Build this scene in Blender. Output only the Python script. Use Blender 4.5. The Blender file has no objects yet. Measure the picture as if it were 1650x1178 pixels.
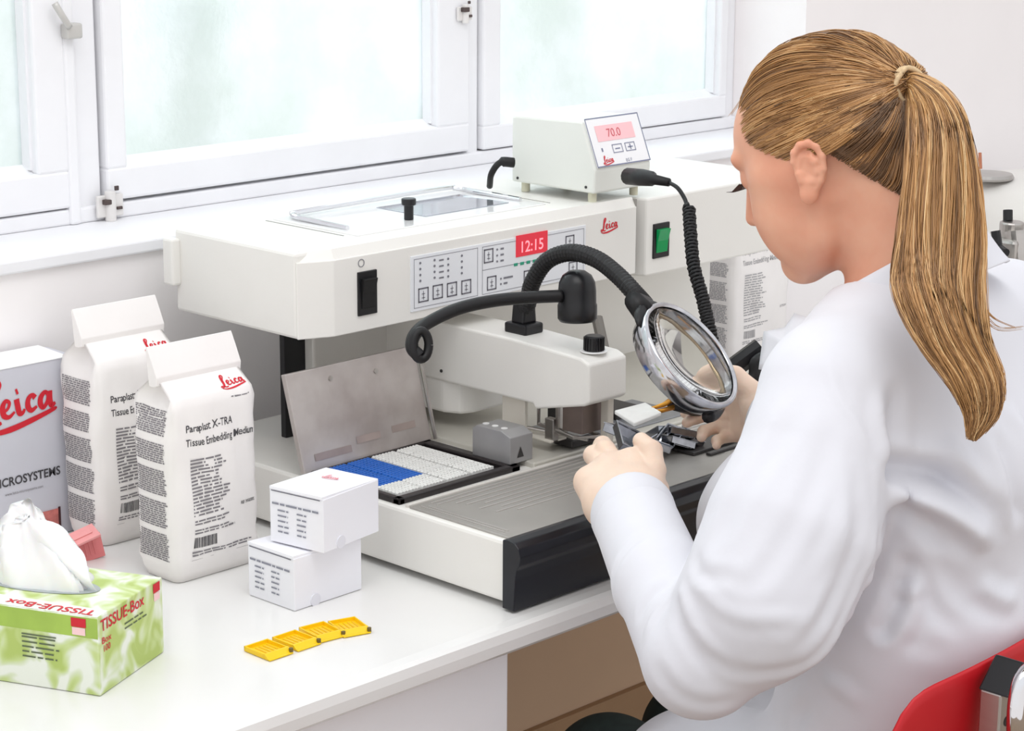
import bpy, bmesh, math, random
import numpy as np
from mathutils import Vector, Matrix, Quaternion
random.seed(7)
C = bpy.context.scene.collection
SC = bpy.context.scene
# ------------------------------------------------------------------ camera, light, exposure
# units are metres, the top of the lab counter is z = 0, the floor z = -0.75
F_ = Vector((0.69776488, 0.67527896, -0.23900312))
R_ = Vector((0.69645641, -0.71757521, 0.00585506))
U_ = Vector((0.16754892, 0.17054071, 0.97100115))
cam = bpy.data.cameras.new('camera'); cam.sensor_width = 36.0
cam.lens = 36.0 * 3528.32 / 1650.0
cam.clip_start = 0.05; cam.clip_end = 60
co = bpy.data.objects.new('camera', cam); C.objects.link(co)
m = Matrix((R_, U_, -F_)).transposed().to_4x4(); m.translation = Vector((0, 0, 0.85))
co.matrix_world = m
SC.camera = co
SC.view_settings.view_transform = 'Standard'; SC.view_settings.look = 'None'
SC.view_settings.exposure = 0.38; SC.view_settings.gamma = 1.0; SC.view_settings.use_curve_mapping = False
w = bpy.data.worlds.new('sky'); SC.world = w; w.use_nodes = True
nt = w.node_tree; nt.nodes.clear()
wo = nt.nodes.new('ShaderNodeOutputWorld'); bg = nt.nodes.new('ShaderNodeBackground')
tcw = nt.nodes.new('ShaderNodeTexCoord'); sepw = nt.nodes.new('ShaderNodeSeparateXYZ'); rampw = nt.nodes.new('ShaderNodeValToRGB')
nt.links.new(tcw.outputs['Generated'], sepw.inputs[0]); nt.links.new(sepw.outputs['Z'], rampw.inputs[0])
rampw.color_ramp.elements[0].position = 0.0; rampw.color_ramp.elements[0].color = (0.93, 0.90, 0.89, 1)
rampw.color_ramp.elements[1].position = 0.5; rampw.color_ramp.elements[1].color = (0.95, 0.97, 1.0, 1)
nt.links.new(rampw.outputs[0], bg.inputs[0]); bg.inputs[1].default_value = 0.84
nt.links.new(bg.outputs[0], wo.inputs[0])
def area(name, loc, target, size, sy, power, col=(1, 1, 1)):
    l = bpy.data.lights.new(name, 'AREA'); l.shape = 'RECTANGLE'; l.size = size; l.size_y = sy; l.energy = power; l.color = col
    o = bpy.data.objects.new(name, l); C.objects.link(o); o.location = loc
    o.rotation_euler = (Vector(target) - Vector(loc)).to_track_quat('-Z', 'Y').to_euler()
    return o
area('overhead_fill', (1.2, 1.0, 2.1), (1.9, 1.7, 0), 1.6, 1.2, 13, (1, .99, .97))  # soft overhead fill, added to brighten upward faces such as the coat
area('window_daylight', (2.3, 3.4, 1.9), (1.9, 1.4, 0.0), 2.4, 1.4, 38, (0.93, 0.97, 1.0))

# ------------------------------------------------------------------ materials
def lin(c): return tuple(((x / 255.) / 12.92 if x <= 10 else (((x / 255.) + .055) / 1.055) ** 2.4) for x in c)
MATS = {}
def mat(name, rgb, rough=.5, metal=0., coat=0., noise=0., nscale=20., bump=0., bscale=60., sss=0., trans=0., ior=1.45, emit=None, es=1., spec=.5, stretch=None, alpha=1., col2=None):
    if name in MATS: return MATS[name]
    mt = bpy.data.materials.new(name); mt.use_nodes = True; n = mt.node_tree; b = n.nodes['Principled BSDF']
    c = (*lin(rgb), 1)
    b.inputs['Base Color'].default_value = c; b.inputs['Roughness'].default_value = rough; b.inputs['Metallic'].default_value = metal
    b.inputs['Coat Weight'].default_value = coat; b.inputs['IOR'].default_value = ior; b.inputs['Specular IOR Level'].default_value = spec
    b.inputs['Transmission Weight'].default_value = trans; b.inputs['Alpha'].default_value = alpha
    if sss: b.inputs['Subsurface Weight'].default_value = sss; b.inputs['Subsurface Radius'].default_value = (1, .35, .2); b.inputs['Subsurface Scale'].default_value = .008
    if emit: b.inputs['Emission Color'].default_value = (*lin(emit), 1); b.inputs['Emission Strength'].default_value = es
    tc = None
    if noise or bump:
        tc = n.nodes.new('ShaderNodeTexCoord'); mp = n.nodes.new('ShaderNodeMapping'); n.links.new(tc.outputs['Object'], mp.inputs[0])
        if stretch: mp.inputs['Scale'].default_value = stretch
    if noise:
        tx = n.nodes.new('ShaderNodeTexNoise'); tx.inputs['Scale'].default_value = nscale; tx.inputs['Detail'].default_value = 4
        n.links.new(mp.outputs[0], tx.inputs[0])
        mx = n.nodes.new('ShaderNodeMix'); mx.data_type = 'RGBA'
        rp = n.nodes.new('ShaderNodeMapRange'); rp.inputs[1].default_value = .35; rp.inputs[2].default_value = .65
        n.links.new(tx.outputs[0], rp.inputs[0]); n.links.new(rp.outputs[0], mx.inputs[0])
        mx.inputs[6].default_value = c
        mx.inputs[7].default_value = (*lin(col2), 1) if col2 else tuple([x * (1 - noise) for x in c[:3]] + [1])
        n.links.new(mx.outputs[2], b.inputs['Base Color'])
    if bump:
        tb = n.nodes.new('ShaderNodeTexNoise'); tb.inputs['Scale'].default_value = bscale; tb.inputs['Detail'].default_value = 3
        n.links.new(mp.outputs[0], tb.inputs[0]); bp = n.nodes.new('ShaderNodeBump'); bp.inputs['Strength'].default_value = bump; bp.inputs['Distance'].default_value = .002
        n.links.new(tb.outputs[0], bp.inputs['Height']); n.links.new(bp.outputs[0], b.inputs['Normal'])
    MATS[name] = mt; return mt
WALL = mat('wall_paint', (244, 240, 240), .8, noise=.02, nscale=6)
FRAME = mat('window_paint', (238, 238, 241), .45, noise=.04, nscale=8)
COUNTER = mat('counter_laminate', (232, 231, 229), .22, noise=.02, nscale=5, coat=.15)
CAB = mat('cabinet_white', (246, 246, 249), .4, noise=.01)
TAN = mat('recess_tan_panel', (205, 176, 148), .6, noise=.06, nscale=4)
FLOOR = mat('floor_linoleum', (150, 128, 105), .5, noise=.1, nscale=10)
PLAS = mat('housing_powder_coat', (232, 230, 225), .38, noise=.01, bump=.05, bscale=400)
PLASD = mat('housing_dark_grey', (150, 147, 142), .5, noise=.02)  # darker grey of the housing seams and the microtome base plate
BLK = mat('black_plastic', (22, 22, 25), .35, noise=.1)
NAVY = mat('armrest_black', (17, 19, 28), .3, noise=.1)
RUB = mat('black_rubber', (16, 15, 17), .5, noise=.1)
STEEL = mat('brushed_steel', (190, 186, 182), .32, 1., noise=.12, nscale=9, stretch=(1, 1, 6))
LIDST = mat('stained_steel', (206, 199, 195), .36, .5, noise=.25, nscale=14, col2=(178, 168, 164))
CHROME = mat('chrome', (225, 225, 228), .08, 1., noise=.02)
PLATE = mat('work_plate_aluminium', (172, 168, 163), .42, .45, noise=.10, nscale=12)
ALU = mat('anodised_aluminium', (168, 167, 168), .4, .5, noise=.1)
DKMET = mat('dark_metal', (74, 72, 72), .4, .6, noise=.2)
PANEL = mat('panel_foil', (228, 230, 234), .4, noise=.01)
LINE = mat('panel_print_grey', (120, 120, 128), .6, noise=.02)
INK = mat('print_dark', (70, 68, 72), .7, noise=.02)
INKG = mat('print_grey', (128, 124, 128), .7, noise=.02)
RED = mat('print_red', (206, 32, 48), .6, noise=.02)
DISP = mat('display_red_window', (150, 24, 40), .2, emit=(205, 30, 50), es=.55)
SEG = mat('display_segments', (255, 120, 130), .3, emit=(255, 130, 140), es=1.0)
GREEN = mat('green_switch', (10, 120, 70), .2, emit=(10, 140, 70), es=.25)
GRNP = mat('panel_print_green', (40, 150, 120), .5, noise=.02)
PAPER = mat('pouch_paper', (240, 236, 234), .65, noise=.02, bump=.25, bscale=30)
CARD = mat('white_card', (238, 238, 244), .6, noise=.01)
CARDB = mat('leaflet_card', (205, 205, 214), .5, noise=.02)
YEL = mat('yellow_plastic', (250, 205, 20), .3, noise=.03, sss=.1)
BLUE = mat('blue_cassette', (45, 110, 200), .35, noise=.08, nscale=60)
WHC = mat('white_cassette', (235, 235, 232), .35, noise=.05, nscale=60)
PINK = mat('pink_plastic', (226, 130, 132), .35, noise=.03)
SKIN = mat('skin', (222, 168, 140), .5, sss=.2, noise=.5, nscale=14, col2=(214, 150, 122), bump=.05, bscale=300)
GLOVE = mat('latex_glove', (228, 202, 182), .5, sss=.2, noise=.06, nscale=40, bump=.5, bscale=70)
COAT = mat('white_cotton', (217, 217, 223), .92, noise=.015, nscale=20, bump=.3, bscale=34)
TROU = mat('dark_green_trousers', (38, 50, 48), .85, noise=.2, nscale=80)
REDP = mat('red_chair_plastic', (196, 24, 34), .42, noise=.03)
TIS = mat('tissue', (246, 246, 246), .9, sss=.2, noise=.01)
GOLD = mat('brass_tip', (210, 150, 60), .3, .8, noise=.05)

# ------------------------------------------------------------------ helpers
def obj(name, me, m, parent=None, smooth=False):
    if isinstance(me, bmesh.types.BMesh):
        x = bpy.data.meshes.new(name); bmesh.ops.recalc_face_normals(me, faces=me.faces); me.to_mesh(x); me.free(); me = x
    o = bpy.data.objects.new(name, me); C.objects.link(o)
    if m:
        me.materials.clear(); me.materials.append(m)
    if smooth:
        for p in me.polygons: p.use_smooth = True
    if parent:
        o.parent = parent
        # vertex coordinates are authored in world space: undo every ancestor's offset
        off = Vector((0, 0, 0)); q = parent
        if not parent.get('_rel'):
            base = Vector(parent.get('_org', (0, 0, 0)))
            o.location = -base
        o['_org'] = (0.0, 0.0, 0.0)
    else: o['_org'] = (0.0, 0.0, 0.0)
    return o
def thing(name, label, cat, loc=(0, 0, 0), group=None):
    o = bpy.data.objects.new(name, None); C.objects.link(o); o.location = loc; o['_org'] = tuple(float(v) for v in loc)
    o.empty_display_size = .02
    o['label'] = label; o['category'] = cat
    if group: o['group'] = group
    return o
def tag(o, label, cat, group=None):
    o['label'] = label; o['category'] = cat
    if group: o['group'] = group
    return o
def struct(name, bm, m, parent=None):
    o = obj(name, bm, m, parent)
    if not parent: o['kind'] = 'structure'
    return o
def BM(): return bmesh.new()
def box(bm, x0, x1, y0, y1, z0, z1, bev=0., M=None, seg=2):
    t = bmesh.new(); bmesh.ops.create_cube(t, size=1)
    for v in t.verts: v.co = Vector(((x0 + x1) / 2 + v.co.x * (x1 - x0), (y0 + y1) / 2 + v.co.y * (y1 - y0), (z0 + z1) / 2 + v.co.z * (z1 - z0)))
    if bev: bmesh.ops.bevel(t, geom=t.edges[:], offset=bev, segments=seg, profile=.5, affect='EDGES')
    merge(bm, t, M); return bm
def merge(bm, t, M=None):
    if M is not None: bmesh.ops.transform(t, matrix=M, verts=t.verts)
    me = bpy.data.meshes.new('tmp'); t.to_mesh(me); t.free(); bm.from_mesh(me); bpy.data.meshes.remove(me)
def prism(bm, pts, axis, a, b, bev=0., M=None, seg=2):
    # pts: 2D outline; axis 'x': pts are (y,z); 'y': (x,z); 'z': (x,y)
    t = bmesh.new()
    def mk(p, s): return {'x': (s, p[0], p[1]), 'y': (p[0], s, p[1]), 'z': (p[0], p[1], s)}[axis]
    v0 = [t.verts.new(mk(p, a)) for p in pts]; v1 = [t.verts.new(mk(p, b)) for p in pts]
    t.faces.new(v0); t.faces.new(v1[::-1]); n = len(pts)
    for i in range(n): t.faces.new((v0[i], v1[i], v1[(i + 1) % n], v0[(i + 1) % n]))
    bmesh.ops.recalc_face_normals(t, faces=t.faces)
    if bev: bmesh.ops.bevel(t, geom=t.edges[:], offset=bev, segments=seg, profile=.5, affect='EDGES', clamp_overlap=True)
    merge(bm, t, M); return bm
def frame_at(d, up=Vector((0, 0, 1))):
    d = Vector(d).normalized()
    return d.to_track_quat('Z', 'Y').to_matrix().to_4x4()
def cyl(bm, p0, p1, r0, r1=None, n=24, bev=0., cap=True):
    p0 = Vector(p0); p1 = Vector(p1); r1 = r0 if r1 is None else r1
    t = bmesh.new(); L = (p1 - p0).length
    bmesh.ops.create_cone(t, cap_ends=cap, segments=n, radius1=r0, radius2=r1, depth=L)
    if bev:
        es = [e for e in t.edges if abs(e.verts[0].co.z - e.verts[1].co.z) < 1e-6]
        bmesh.ops.bevel(t, geom=es, offset=bev, segments=2, profile=.5, affect='EDGES')
    M = frame_at(p1 - p0); M.translation = (p0 + p1) / 2
    merge(bm, t, M); return bm
def lathe(bm, prof, p0, d, n=32):
    t = bmesh.new(); rings = []
    for r, z in prof:
        rings.append([t.verts.new((r * math.cos(2 * math.pi * i / n), r * math.sin(2 * math.pi * i / n), z)) for i in range(n)] if r > 1e-6 else [t.verts.new((0, 0, z))])
    for a, b in zip(rings, rings[1:]):
        for i in range(n):
            j = (i + 1) % n
            if len(a) == 1 and len(b) == 1: continue
            if len(a) == 1: t.faces.new((a[0], b[i], b[j]))
            elif len(b) == 1: t.faces.new((a[i], a[j], b[0]))
            else: t.faces.new((a[i], a[j], b[j], b[i]))
    M = frame_at(d); M.translation = Vector(p0); merge(bm, t, M); return bm
def spline(pts, n=12):
    P = [Vector(p) for p in pts]; P = [P[0] * 2 - P[1]] + P + [P[-1] * 2 - P[-2]]; out = []
    for i in range(1, len(P) - 2):
        for k in range(n):
            t = k / n; a, b, c, d = P[i - 1:i + 3]
            out.append(.5 * ((2 * b) + (c - a) * t + (2 * a - 5 * b + 4 * c - d) * t * t + (-a + 3 * b - 3 * c + d) * t ** 3))
    out.append(P[-2]); return out
def tube(bm, pts, rad, n=12, caps=True):
    pts = [Vector(p) for p in pts]; N = len(pts)
    rr = rad if isinstance(rad, (list, tuple)) else [rad] * N
    t = bmesh.new(); rings = []; nrm = None
    for i in range(N):
        d = (pts[min(i + 1, N - 1)] - pts[max(i - 1, 0)]).normalized()
        if nrm is None: nrm = d.orthogonal().normalized()
        else:
            nrm = (nrm - d * nrm.dot(d)); nrm = nrm.normalized() if nrm.length > 1e-6 else d.orthogonal().normalized()
        b = d.cross(nrm)
        rings.append([t.verts.new(pts[i] + rr[i] * (math.cos(2 * math.pi * k / n) * nrm + math.sin(2 * math.pi * k / n) * b)) for k in range(n)])
    for a, b in zip(rings, rings[1:]):
        for k in range(n): t.faces.new((a[k], a[(k + 1) % n], b[(k + 1) % n], b[k]))
    if caps: t.faces.new(rings[0][::-1]); t.faces.new(rings[-1])
    merge(bm, t); return bm
def sphere(bm, c, r, M=None, sc=(1, 1, 1), n=24):
    t = bmesh.new(); bmesh.ops.create_uvsphere(t, u_segments=n, v_segments=n // 2, radius=1)
    for v in t.verts: v.co = Vector((v.co.x * r * sc[0], v.co.y * r * sc[1], v.co.z * r * sc[2])) + Vector(c)
    merge(bm, t, M); return bm
FONTS = {}
def text_bm(bm, s, h, origin, xdir, ydir, align='LEFT', bold=0., shear=0., xs=1., off=.0004, thick=0.00015):
    """letters of height h set on the plane through origin spanned by xdir (reading direction) and ydir (up)"""
    cu = bpy.data.curves.new('txt', 'FONT'); cu.body = s; cu.size = 1.; cu.align_x = align; cu.offset = bold; cu.shear = shear; cu.fill_mode = 'FRONT'; cu.resolution_u = 3
    to = bpy.data.objects.new('txt', cu); C.objects.link(to); bpy.context.view_layer.update()
    me = bpy.data.meshes.new_from_object(to.evaluated_get(bpy.context.evaluated_depsgraph_get()))
    X = Vector(xdir).normalized(); Y = Vector(ydir).normalized(); Z = X.cross(Y)
    k = h / .72
    for v in me.vertices: v.co = Vector(origin) + X * v.co.x * k * xs + Y * v.co.y * k + Z * off
    bm.from_mesh(me); bpy.data.objects.remove(to); bpy.data.curves.remove(cu); bpy.data.meshes.remove(me); return bm
def quad(bm, o, X, Y, u0, v0, u1, v1, off=.0004):
    X = Vector(X).normalized(); Y = Vector(Y).normalized(); Z = X.cross(Y); o = Vector(o)
    vs = [bm.verts.new(o + X * a + Y * b + Z * off) for a, b in ((u0, v0), (u1, v0), (u1, v1), (u0, v1))]; bm.faces.new(vs)
def outline(bm, o, X, Y, u0, v0, u1, v1, t, off=.0004):
    quad(bm, o, X, Y, u0, v0, u1, v0 + t, off); quad(bm, o, X, Y, u0, v1 - t, u1, v1, off)
    quad(bm, o, X, Y, u0, v0, u0 + t, v1, off); quad(bm, o, X, Y, u1 - t, v0, u1, v1, off)
def fine_print(bm, o, X, Y, u0, v0, u1, v1, lh, rag=.25, off=.0004, rng=random, fill=.62):
    v = v1 - lh
    while v >= v0:
        u = u0; end = u1 - rng.random() * rag * (u1 - u0)
        while u < end:
            wd = lh * rng.uniform(1.2, 4.2); e = min(u + wd, end)
            quad(bm, o, X, Y, u, v, e, v + lh * .5 * fill / .5 * .8, off); u = e + lh * .45
        v -= lh
def stroke(bm, pts, wd, o, X, Y, k=1., off=.0005, n=8):
    """calligraphic pen stroke through 2D points; wd width or list of widths"""
    X = Vector(X).normalized(); Y = Vector(Y).normalized(); Z = X.cross(Y); o = Vector(o)
    P = spline([(p[0], p[1], 0) for p in pts], n)
    W_ = []
    for i in range(len(P)):
        if isinstance(wd, (list, tuple)):
            f = i / (len(P) - 1) * (len(wd) - 1); a = int(min(f, len(wd) - 2)); W_.append(wd[a] + (wd[a + 1] - wd[a]) * (f - a))
        else: W_.append(wd)
    prev = None
    for i, p in enumerate(P):
        d = (P[min(i + 1, len(P) - 1)] - P[max(i - 1, 0)]).normalized(); nn = Vector((-d.y, d.x, 0)) * W_[i] / 2
        a = bm.verts.new(o + X * (p.x + nn.x) * k + Y * (p.y + nn.y) * k + Z * (off + i * 1e-7)); b = bm.verts.new(o + X * (p.x - nn.x) * k + Y * (p.y - nn.y) * k + Z * (off + i * 1e-7))
        if prev: bm.faces.new((prev[0], prev[1], b, a))
        prev = (a, b)
def leica(bm, o, X, Y, wtot, off=.0005):
    """red script word with its underline swash; drawn in a box 10 wide, 6 high"""
    k = wtot / 10.
    a = dict(o=o, X=X, Y=Y, k=k, off=off)
    stroke(bm, [(.9, 3.6), (1.6, 4.6), (2.3, 5.9), (1.9, 6.5), (1.35, 5.9), (1.15, 4.2), (.95, 2.4), (.4, 1.35), (-.5, 1.15), (-.6, 1.7), (.3, 1.7), (1.4, 1.15), (2.3, 1.4)], [.35, .4, .5, .5, .8, 1.0, .9, .6, .45, .4, .5, .55, .4], **a)
    stroke(bm, [(2.3, 2.5), (3.2, 2.9), (3.5, 3.6), (3.0, 3.9), (2.55, 3.2), (2.7, 2.2), (3.4, 1.9), (4.2, 2.4)], [.35, .4, .45, .5, .75, .75, .5, .3], **a)
    stroke(bm, [(4.5, 3.9), (4.65, 2.9), (4.85, 2.1), (5.3, 2.1), (5.6, 2.5)], [.75, .75, .7, .5, .3], **a)
    stroke(bm, [(4.45, 4.75), (4.75, 4.85)], .7, **a)
    stroke(bm, [(7.1, 3.6), (6.7, 4.0), (6.15, 3.6), (6.05, 2.7), (6.5, 2.15), (7.3, 2.5)], [.7, .5, .65, .75, .6, .35], **a)
    stroke(bm, [(9.0, 3.6), (8.5, 4.05), (7.9, 3.5), (7.8, 2.7), (8.2, 2.2), (8.8, 2.9), (9.05, 3.9)], [.5, .5, .7, .75, .55, .5, .6], **a)
    stroke(bm, [(9.15, 4.1), (9.15, 3.0), (9.35, 2.3), (9.9, 2.5)], [.75, .75, .7, .35], **a)
    stroke(bm, [(-.6, .75), (1.0, .25), (3.5, .35), (6.5, .95), (9.6, 1.75), (10.0, 2.0)], [.25, .55, .75, .7, .5, .15], **a)
NX = Vector((1, 0, 0)); NY = Vector((0, 1, 0)); NZ = Vector((0, 0, 1))

# ------------------------------------------------------------------ implicit surfaces (bodies, cloth)
import openvdb
class Field:
    def __init__(s, lo, hi, vx):
        s.lo = np.array(lo, np.float32); s.vx = vx
        s.n = np.ceil((np.array(hi) - np.array(lo)) / vx).astype(int) + 1
        s.a = np.full(s.n, 1.0, np.float32)
    def region(s, lo, hi):
        i0 = np.clip(np.floor((np.array(lo) - s.lo) / s.vx).astype(int), 0, s.n); i1 = np.clip(np.ceil((np.array(hi) - s.lo) / s.vx).astype(int) + 1, 0, s.n)
        sl = tuple(slice(a, b) for a, b in zip(i0, i1))
        g = [s.lo[k] + s.vx * np.arange(i0[k], i1[k], dtype=np.float32) for k in range(3)]
        return sl, g[0][:, None, None], g[1][None, :, None], g[2][None, None, :]
    def comb(s, sl, d, k, op):
        A = s.a[sl]
        if A.size == 0: return
        if op == 'add':
            h = np.clip(k - np.abs(A - d), 0, None) / max(k, 1e-6); s.a[sl] = np.minimum(A, d) - h * h * k * .25
        elif op == 'sub':
            d = -d; h = np.clip(k - np.abs(A - d), 0, None) / max(k, 1e-6); s.a[sl] = np.maximum(A, d) + h * h * k * .25
    def cone(s, a, b, ra, rb=None, k=.01, op='add', sc=None):
        """capsule with two radii; sc squashes space per axis (ellipse section)"""
        rb = ra if rb is None else rb; a = np.array(a, float); b = np.array(b, float); sc = np.array(sc if sc is not None else (1, 1, 1), float)
        R = max(ra, rb) * 1.0 + k + 3 * s.vx
        ext = R / sc
        sl, X, Y, Z = s.region(np.minimum(a, b) - ext, np.maximum(a, b) + ext)
        a2 = a * sc; d = (b - a) * sc; L2 = float(d @ d) + 1e-12
        px, py, pz = X * sc[0] - a2[0], Y * sc[1] - a2[1], Z * sc[2] - a2[2]
        t = np.clip((px * d[0] + py * d[1] + pz * d[2]) / L2, 0, 1)
        D = np.sqrt((px - t * d[0]) ** 2 + (py - t * d[1]) ** 2 + (pz - t * d[2]) ** 2) - (ra + (rb - ra) * t)
        s.comb(sl, D / max(sc), k, op)
    def ball(s, c, r, k=.01, op='add', rot=None):
        """ellipsoid with radii r, axes given by 3x3 rot (columns)"""
        c = np.array(c, float); r = np.array(r if hasattr(r, '__len__') else (r, r, r), float); R = r.max() + k + 3 * s.vx
        sl, X, Y, Z = s.region(c - R, c + R); px, py, pz = X - c[0], Y - c[1], Z - c[2]
        if rot is not None:
            Q = np.array(rot, float); px, py, pz = (px * Q[0, i] + py * Q[1, i] + pz * Q[2, i] for i in range(3))
        k0 = np.sqrt((px / r[0]) ** 2 + (py / r[1]) ** 2 + (pz / r[2]) ** 2); k1 = np.sqrt((px / r[0] ** 2) ** 2 + (py / r[1] ** 2) ** 2 + (pz / r[2] ** 2) ** 2) + 1e-9
        s.comb(sl, np.where(k0 < .3, k0 * r.min() - r.min(), k0 * (k0 - 1) / k1), k, op)
    def chain(s, pts, rad, k=.01, op='add', sc=None):
        for i in range(len(pts) - 1): s.cone(pts[i], pts[i + 1], rad[i], rad[i + 1], k if i else k, op, sc)
    def ridge(s, pts, amp, wd):
        """cloth fold: raises (amp>0) or sinks (amp<0) the surface along a polyline"""
        pts = [np.array(p, float) for p in pts]; P = np.array(pts); R = wd * 2.4
        sl, X, Y, Z = s.region(P.min(0) - R, P.max(0) + R)
        best = None; n = len(pts) - 1
        for i in range(n):
            a = pts[i]; d = pts[i + 1] - a; L2 = float(d @ d) + 1e-12
            px, py, pz = X - a[0], Y - a[1], Z - a[2]; t = np.clip((px * d[0] + py * d[1] + pz * d[2]) / L2, 0, 1)
            D2 = (px - t * d[0]) ** 2 + (py - t * d[1]) ** 2 + (pz - t * d[2]) ** 2
            u = (i + t) / n; W_ = amp * np.exp(-D2 / wd ** 2) * np.sqrt(np.clip(np.sin(np.pi * np.clip(u, .02, .98)), 0, 1))
            best = W_ if best is None else np.where(np.abs(W_) > np.abs(best), W_, best)
        s.a[sl] -= best
    def mesh(s, name):
        bwd = s.vx * 3; A = np.clip(s.a, -bwd, bwd)
        g = openvdb.FloatGrid(background=bwd); g.copyFromArray(A, tolerance=0.0)
        v, q = g.convertToQuads(isovalue=0.0)
        v = np.asarray(v) * s.vx + s.lo
        me = bpy.data.meshes.new(name); nv, nq = len(v), len(q)
        me.vertices.add(nv); me.vertices.foreach_set('co', v.astype(np.float32).ravel())
        me.loops.add(nq * 4); me.loops.foreach_set('vertex_index', np.asarray(q)[:, ::-1].astype(np.int32).ravel())
        me.polygons.add(nq); me.polygons.foreach_set('loop_start', np.arange(0, nq * 4, 4, dtype=np.int32)); 
        me.polygons.foreach_set('use_smooth', np.ones(nq, bool)); me.update(calc_edges=True); me.validate()
        return me
def crease(me, folds):
    """press folds into a cloth mesh: every fold line is laid on the surface, then raised or sunk along the normals"""
    from mathutils.bvhtree import BVHTree
    n = len(me.vertices); co = np.empty(n * 3, np.float32); me.vertices.foreach_get('co', co); co = co.reshape(-1, 3)
    no = np.empty(n * 3, np.float32); me.vertices.foreach_get('normal', no); no = no.reshape(-1, 3)
    bv = BVHTree.FromPolygons([tuple(c) for c in co], [tuple(p.vertices) for p in me.polygons]); disp = np.zeros(n, np.float32)
    for pts, amp, wd in folds:
        P = []
        for p in spline([tuple(q) for q in pts], 6):
            hit = bv.find_nearest(p); P.append(np.array(hit[0]))
        P = np.array(P); R = wd * 3.2; m_ = np.all((co > P.min(0) - R) & (co < P.max(0) + R), axis=1); idx = np.nonzero(m_)[0]
        if not len(idx): continue
        c = co[idx]; best = np.full(len(idx), 9., np.float32); u = np.zeros(len(idx), np.float32); k = len(P) - 1
        for i in range(k):
            a = P[i]; d = P[i + 1] - a; L2 = float(d @ d) + 1e-12; t = np.clip(((c - a) @ d) / L2, 0, 1); D = np.linalg.norm(c - a - t[:, None] * d, axis=1)
            q = D < best; best[q] = D[q]; u[q] = ((i + t) / k)[q]
        x = best / wd; prof = np.exp(-x ** 2) - .42 * np.exp(-((x - 1.7) / .8) ** 2)
        disp[idx] += amp * prof * np.clip(np.sin(np.pi * np.clip(u, .0, 1.)) * 1.6, 0, 1)
    E = np.empty(len(me.edges) * 2, np.int32); me.edges.foreach_get('vertices', E); E = E.reshape(-1, 2); cnt = np.bincount(E.ravel(), minlength=n).astype(np.float32)
    for _ in range(3):
        acc = np.bincount(E[:, 0], weights=disp[E[:, 1]], minlength=n) + np.bincount(E[:, 1], weights=disp[E[:, 0]], minlength=n); disp = (.4 * disp + .6 * acc / np.maximum(cnt, 1)).astype(np.float32)
    co = co + no * disp[:, None]
    for _ in range(3):
        acc = np.stack([np.bincount(E[:, 0], weights=co[E[:, 1], k], minlength=n) + np.bincount(E[:, 1], weights=co[E[:, 0], k], minlength=n) for k in range(3)], 1); co = .6 * co + .4 * acc / np.maximum(cnt, 1)[:, None]
    me.vertices.foreach_set('co', co.ravel().astype(np.float32)); me.update()
def strands(name, P, rad, m, parent, col=None):
    """P: (n, m, 3) strand centrelines, rad: (n, m) radii -> one mesh of thin three-sided tapered hairs"""
    n, k, _ = P.shape; T = np.gradient(P, axis=1); T /= np.linalg.norm(T, axis=2, keepdims=True) + 1e-9
    ref = np.tile(np.array([.3, .5, .8]), (n, k, 1)); A = np.cross(T, ref); A /= np.linalg.norm(A, axis=2, keepdims=True) + 1e-9; B = np.cross(T, A)
    V = np.stack([P + rad[..., None] * (math.cos(a) * A + math.sin(a) * B) for a in (0, 2.0944, 4.18879)], axis=2)
    idx = np.arange(n * k * 3).reshape(n, k, 3); fs = []
    for j in range(3):
        a = idx[:, :-1, j]; b = idx[:, :-1, (j + 1) % 3]; c = idx[:, 1:, (j + 1) % 3]; d = idx[:, 1:, j]
        fs.append(np.stack([a, b, c, d], -1).reshape(-1, 4))
    Fq = np.concatenate(fs); me = bpy.data.meshes.new(name)
    me.vertices.add(n * k * 3); me.vertices.foreach_set('co', V.astype(np.float32).ravel())
    me.loops.add(len(Fq) * 4); me.loops.foreach_set('vertex_index', Fq.astype(np.int32).ravel())
    me.polygons.add(len(Fq)); me.polygons.foreach_set('loop_start', np.arange(0, len(Fq) * 4, 4, dtype=np.int32)); me.polygons.foreach_set('use_smooth', np.ones(len(Fq), bool))
    me.update(calc_edges=True)
    at = me.attributes.new('strand_tone', 'FLOAT', 'POINT')
    tone = np.repeat((col if col is not None else np.random.rand(n)), k * 3).astype(np.float32); at.data.foreach_set('value', tone)
    return obj(name, me, m, parent)
def hair_mat(name, stops):
    mt = bpy.data.materials.new(name); mt.use_nodes = True; n = mt.node_tree; b = n.nodes['Principled BSDF']
    at = n.nodes.new('ShaderNodeAttribute'); at.attribute_name = 'strand_tone'; rp = n.nodes.new('ShaderNodeValToRGB'); n.links.new(at.outputs['Fac'], rp.inputs[0])
    el = rp.color_ramp.elements; el[0].color = (*lin(stops[0]), 1); el[1].color = (*lin(stops[-1]), 1)
    for i, s in enumerate(stops[1:-1]): e = el.new((i + 1) / (len(stops) - 1)); e.color = (*lin(s), 1)
    n.links.new(rp.outputs[0], b.inputs['Base Color']); b.inputs['Roughness'].default_value = .38; b.inputs['Specular IOR Level'].default_value = .6
    MATS[name] = mt; return mt
HAIR = hair_mat('blond_hair', [(98, 68, 38), (152, 108, 62), (196, 148, 92), (236, 202, 150)])
HAIRU = mat('under_hair', (110, 78, 50), .6, noise=.3, nscale=60)

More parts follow.
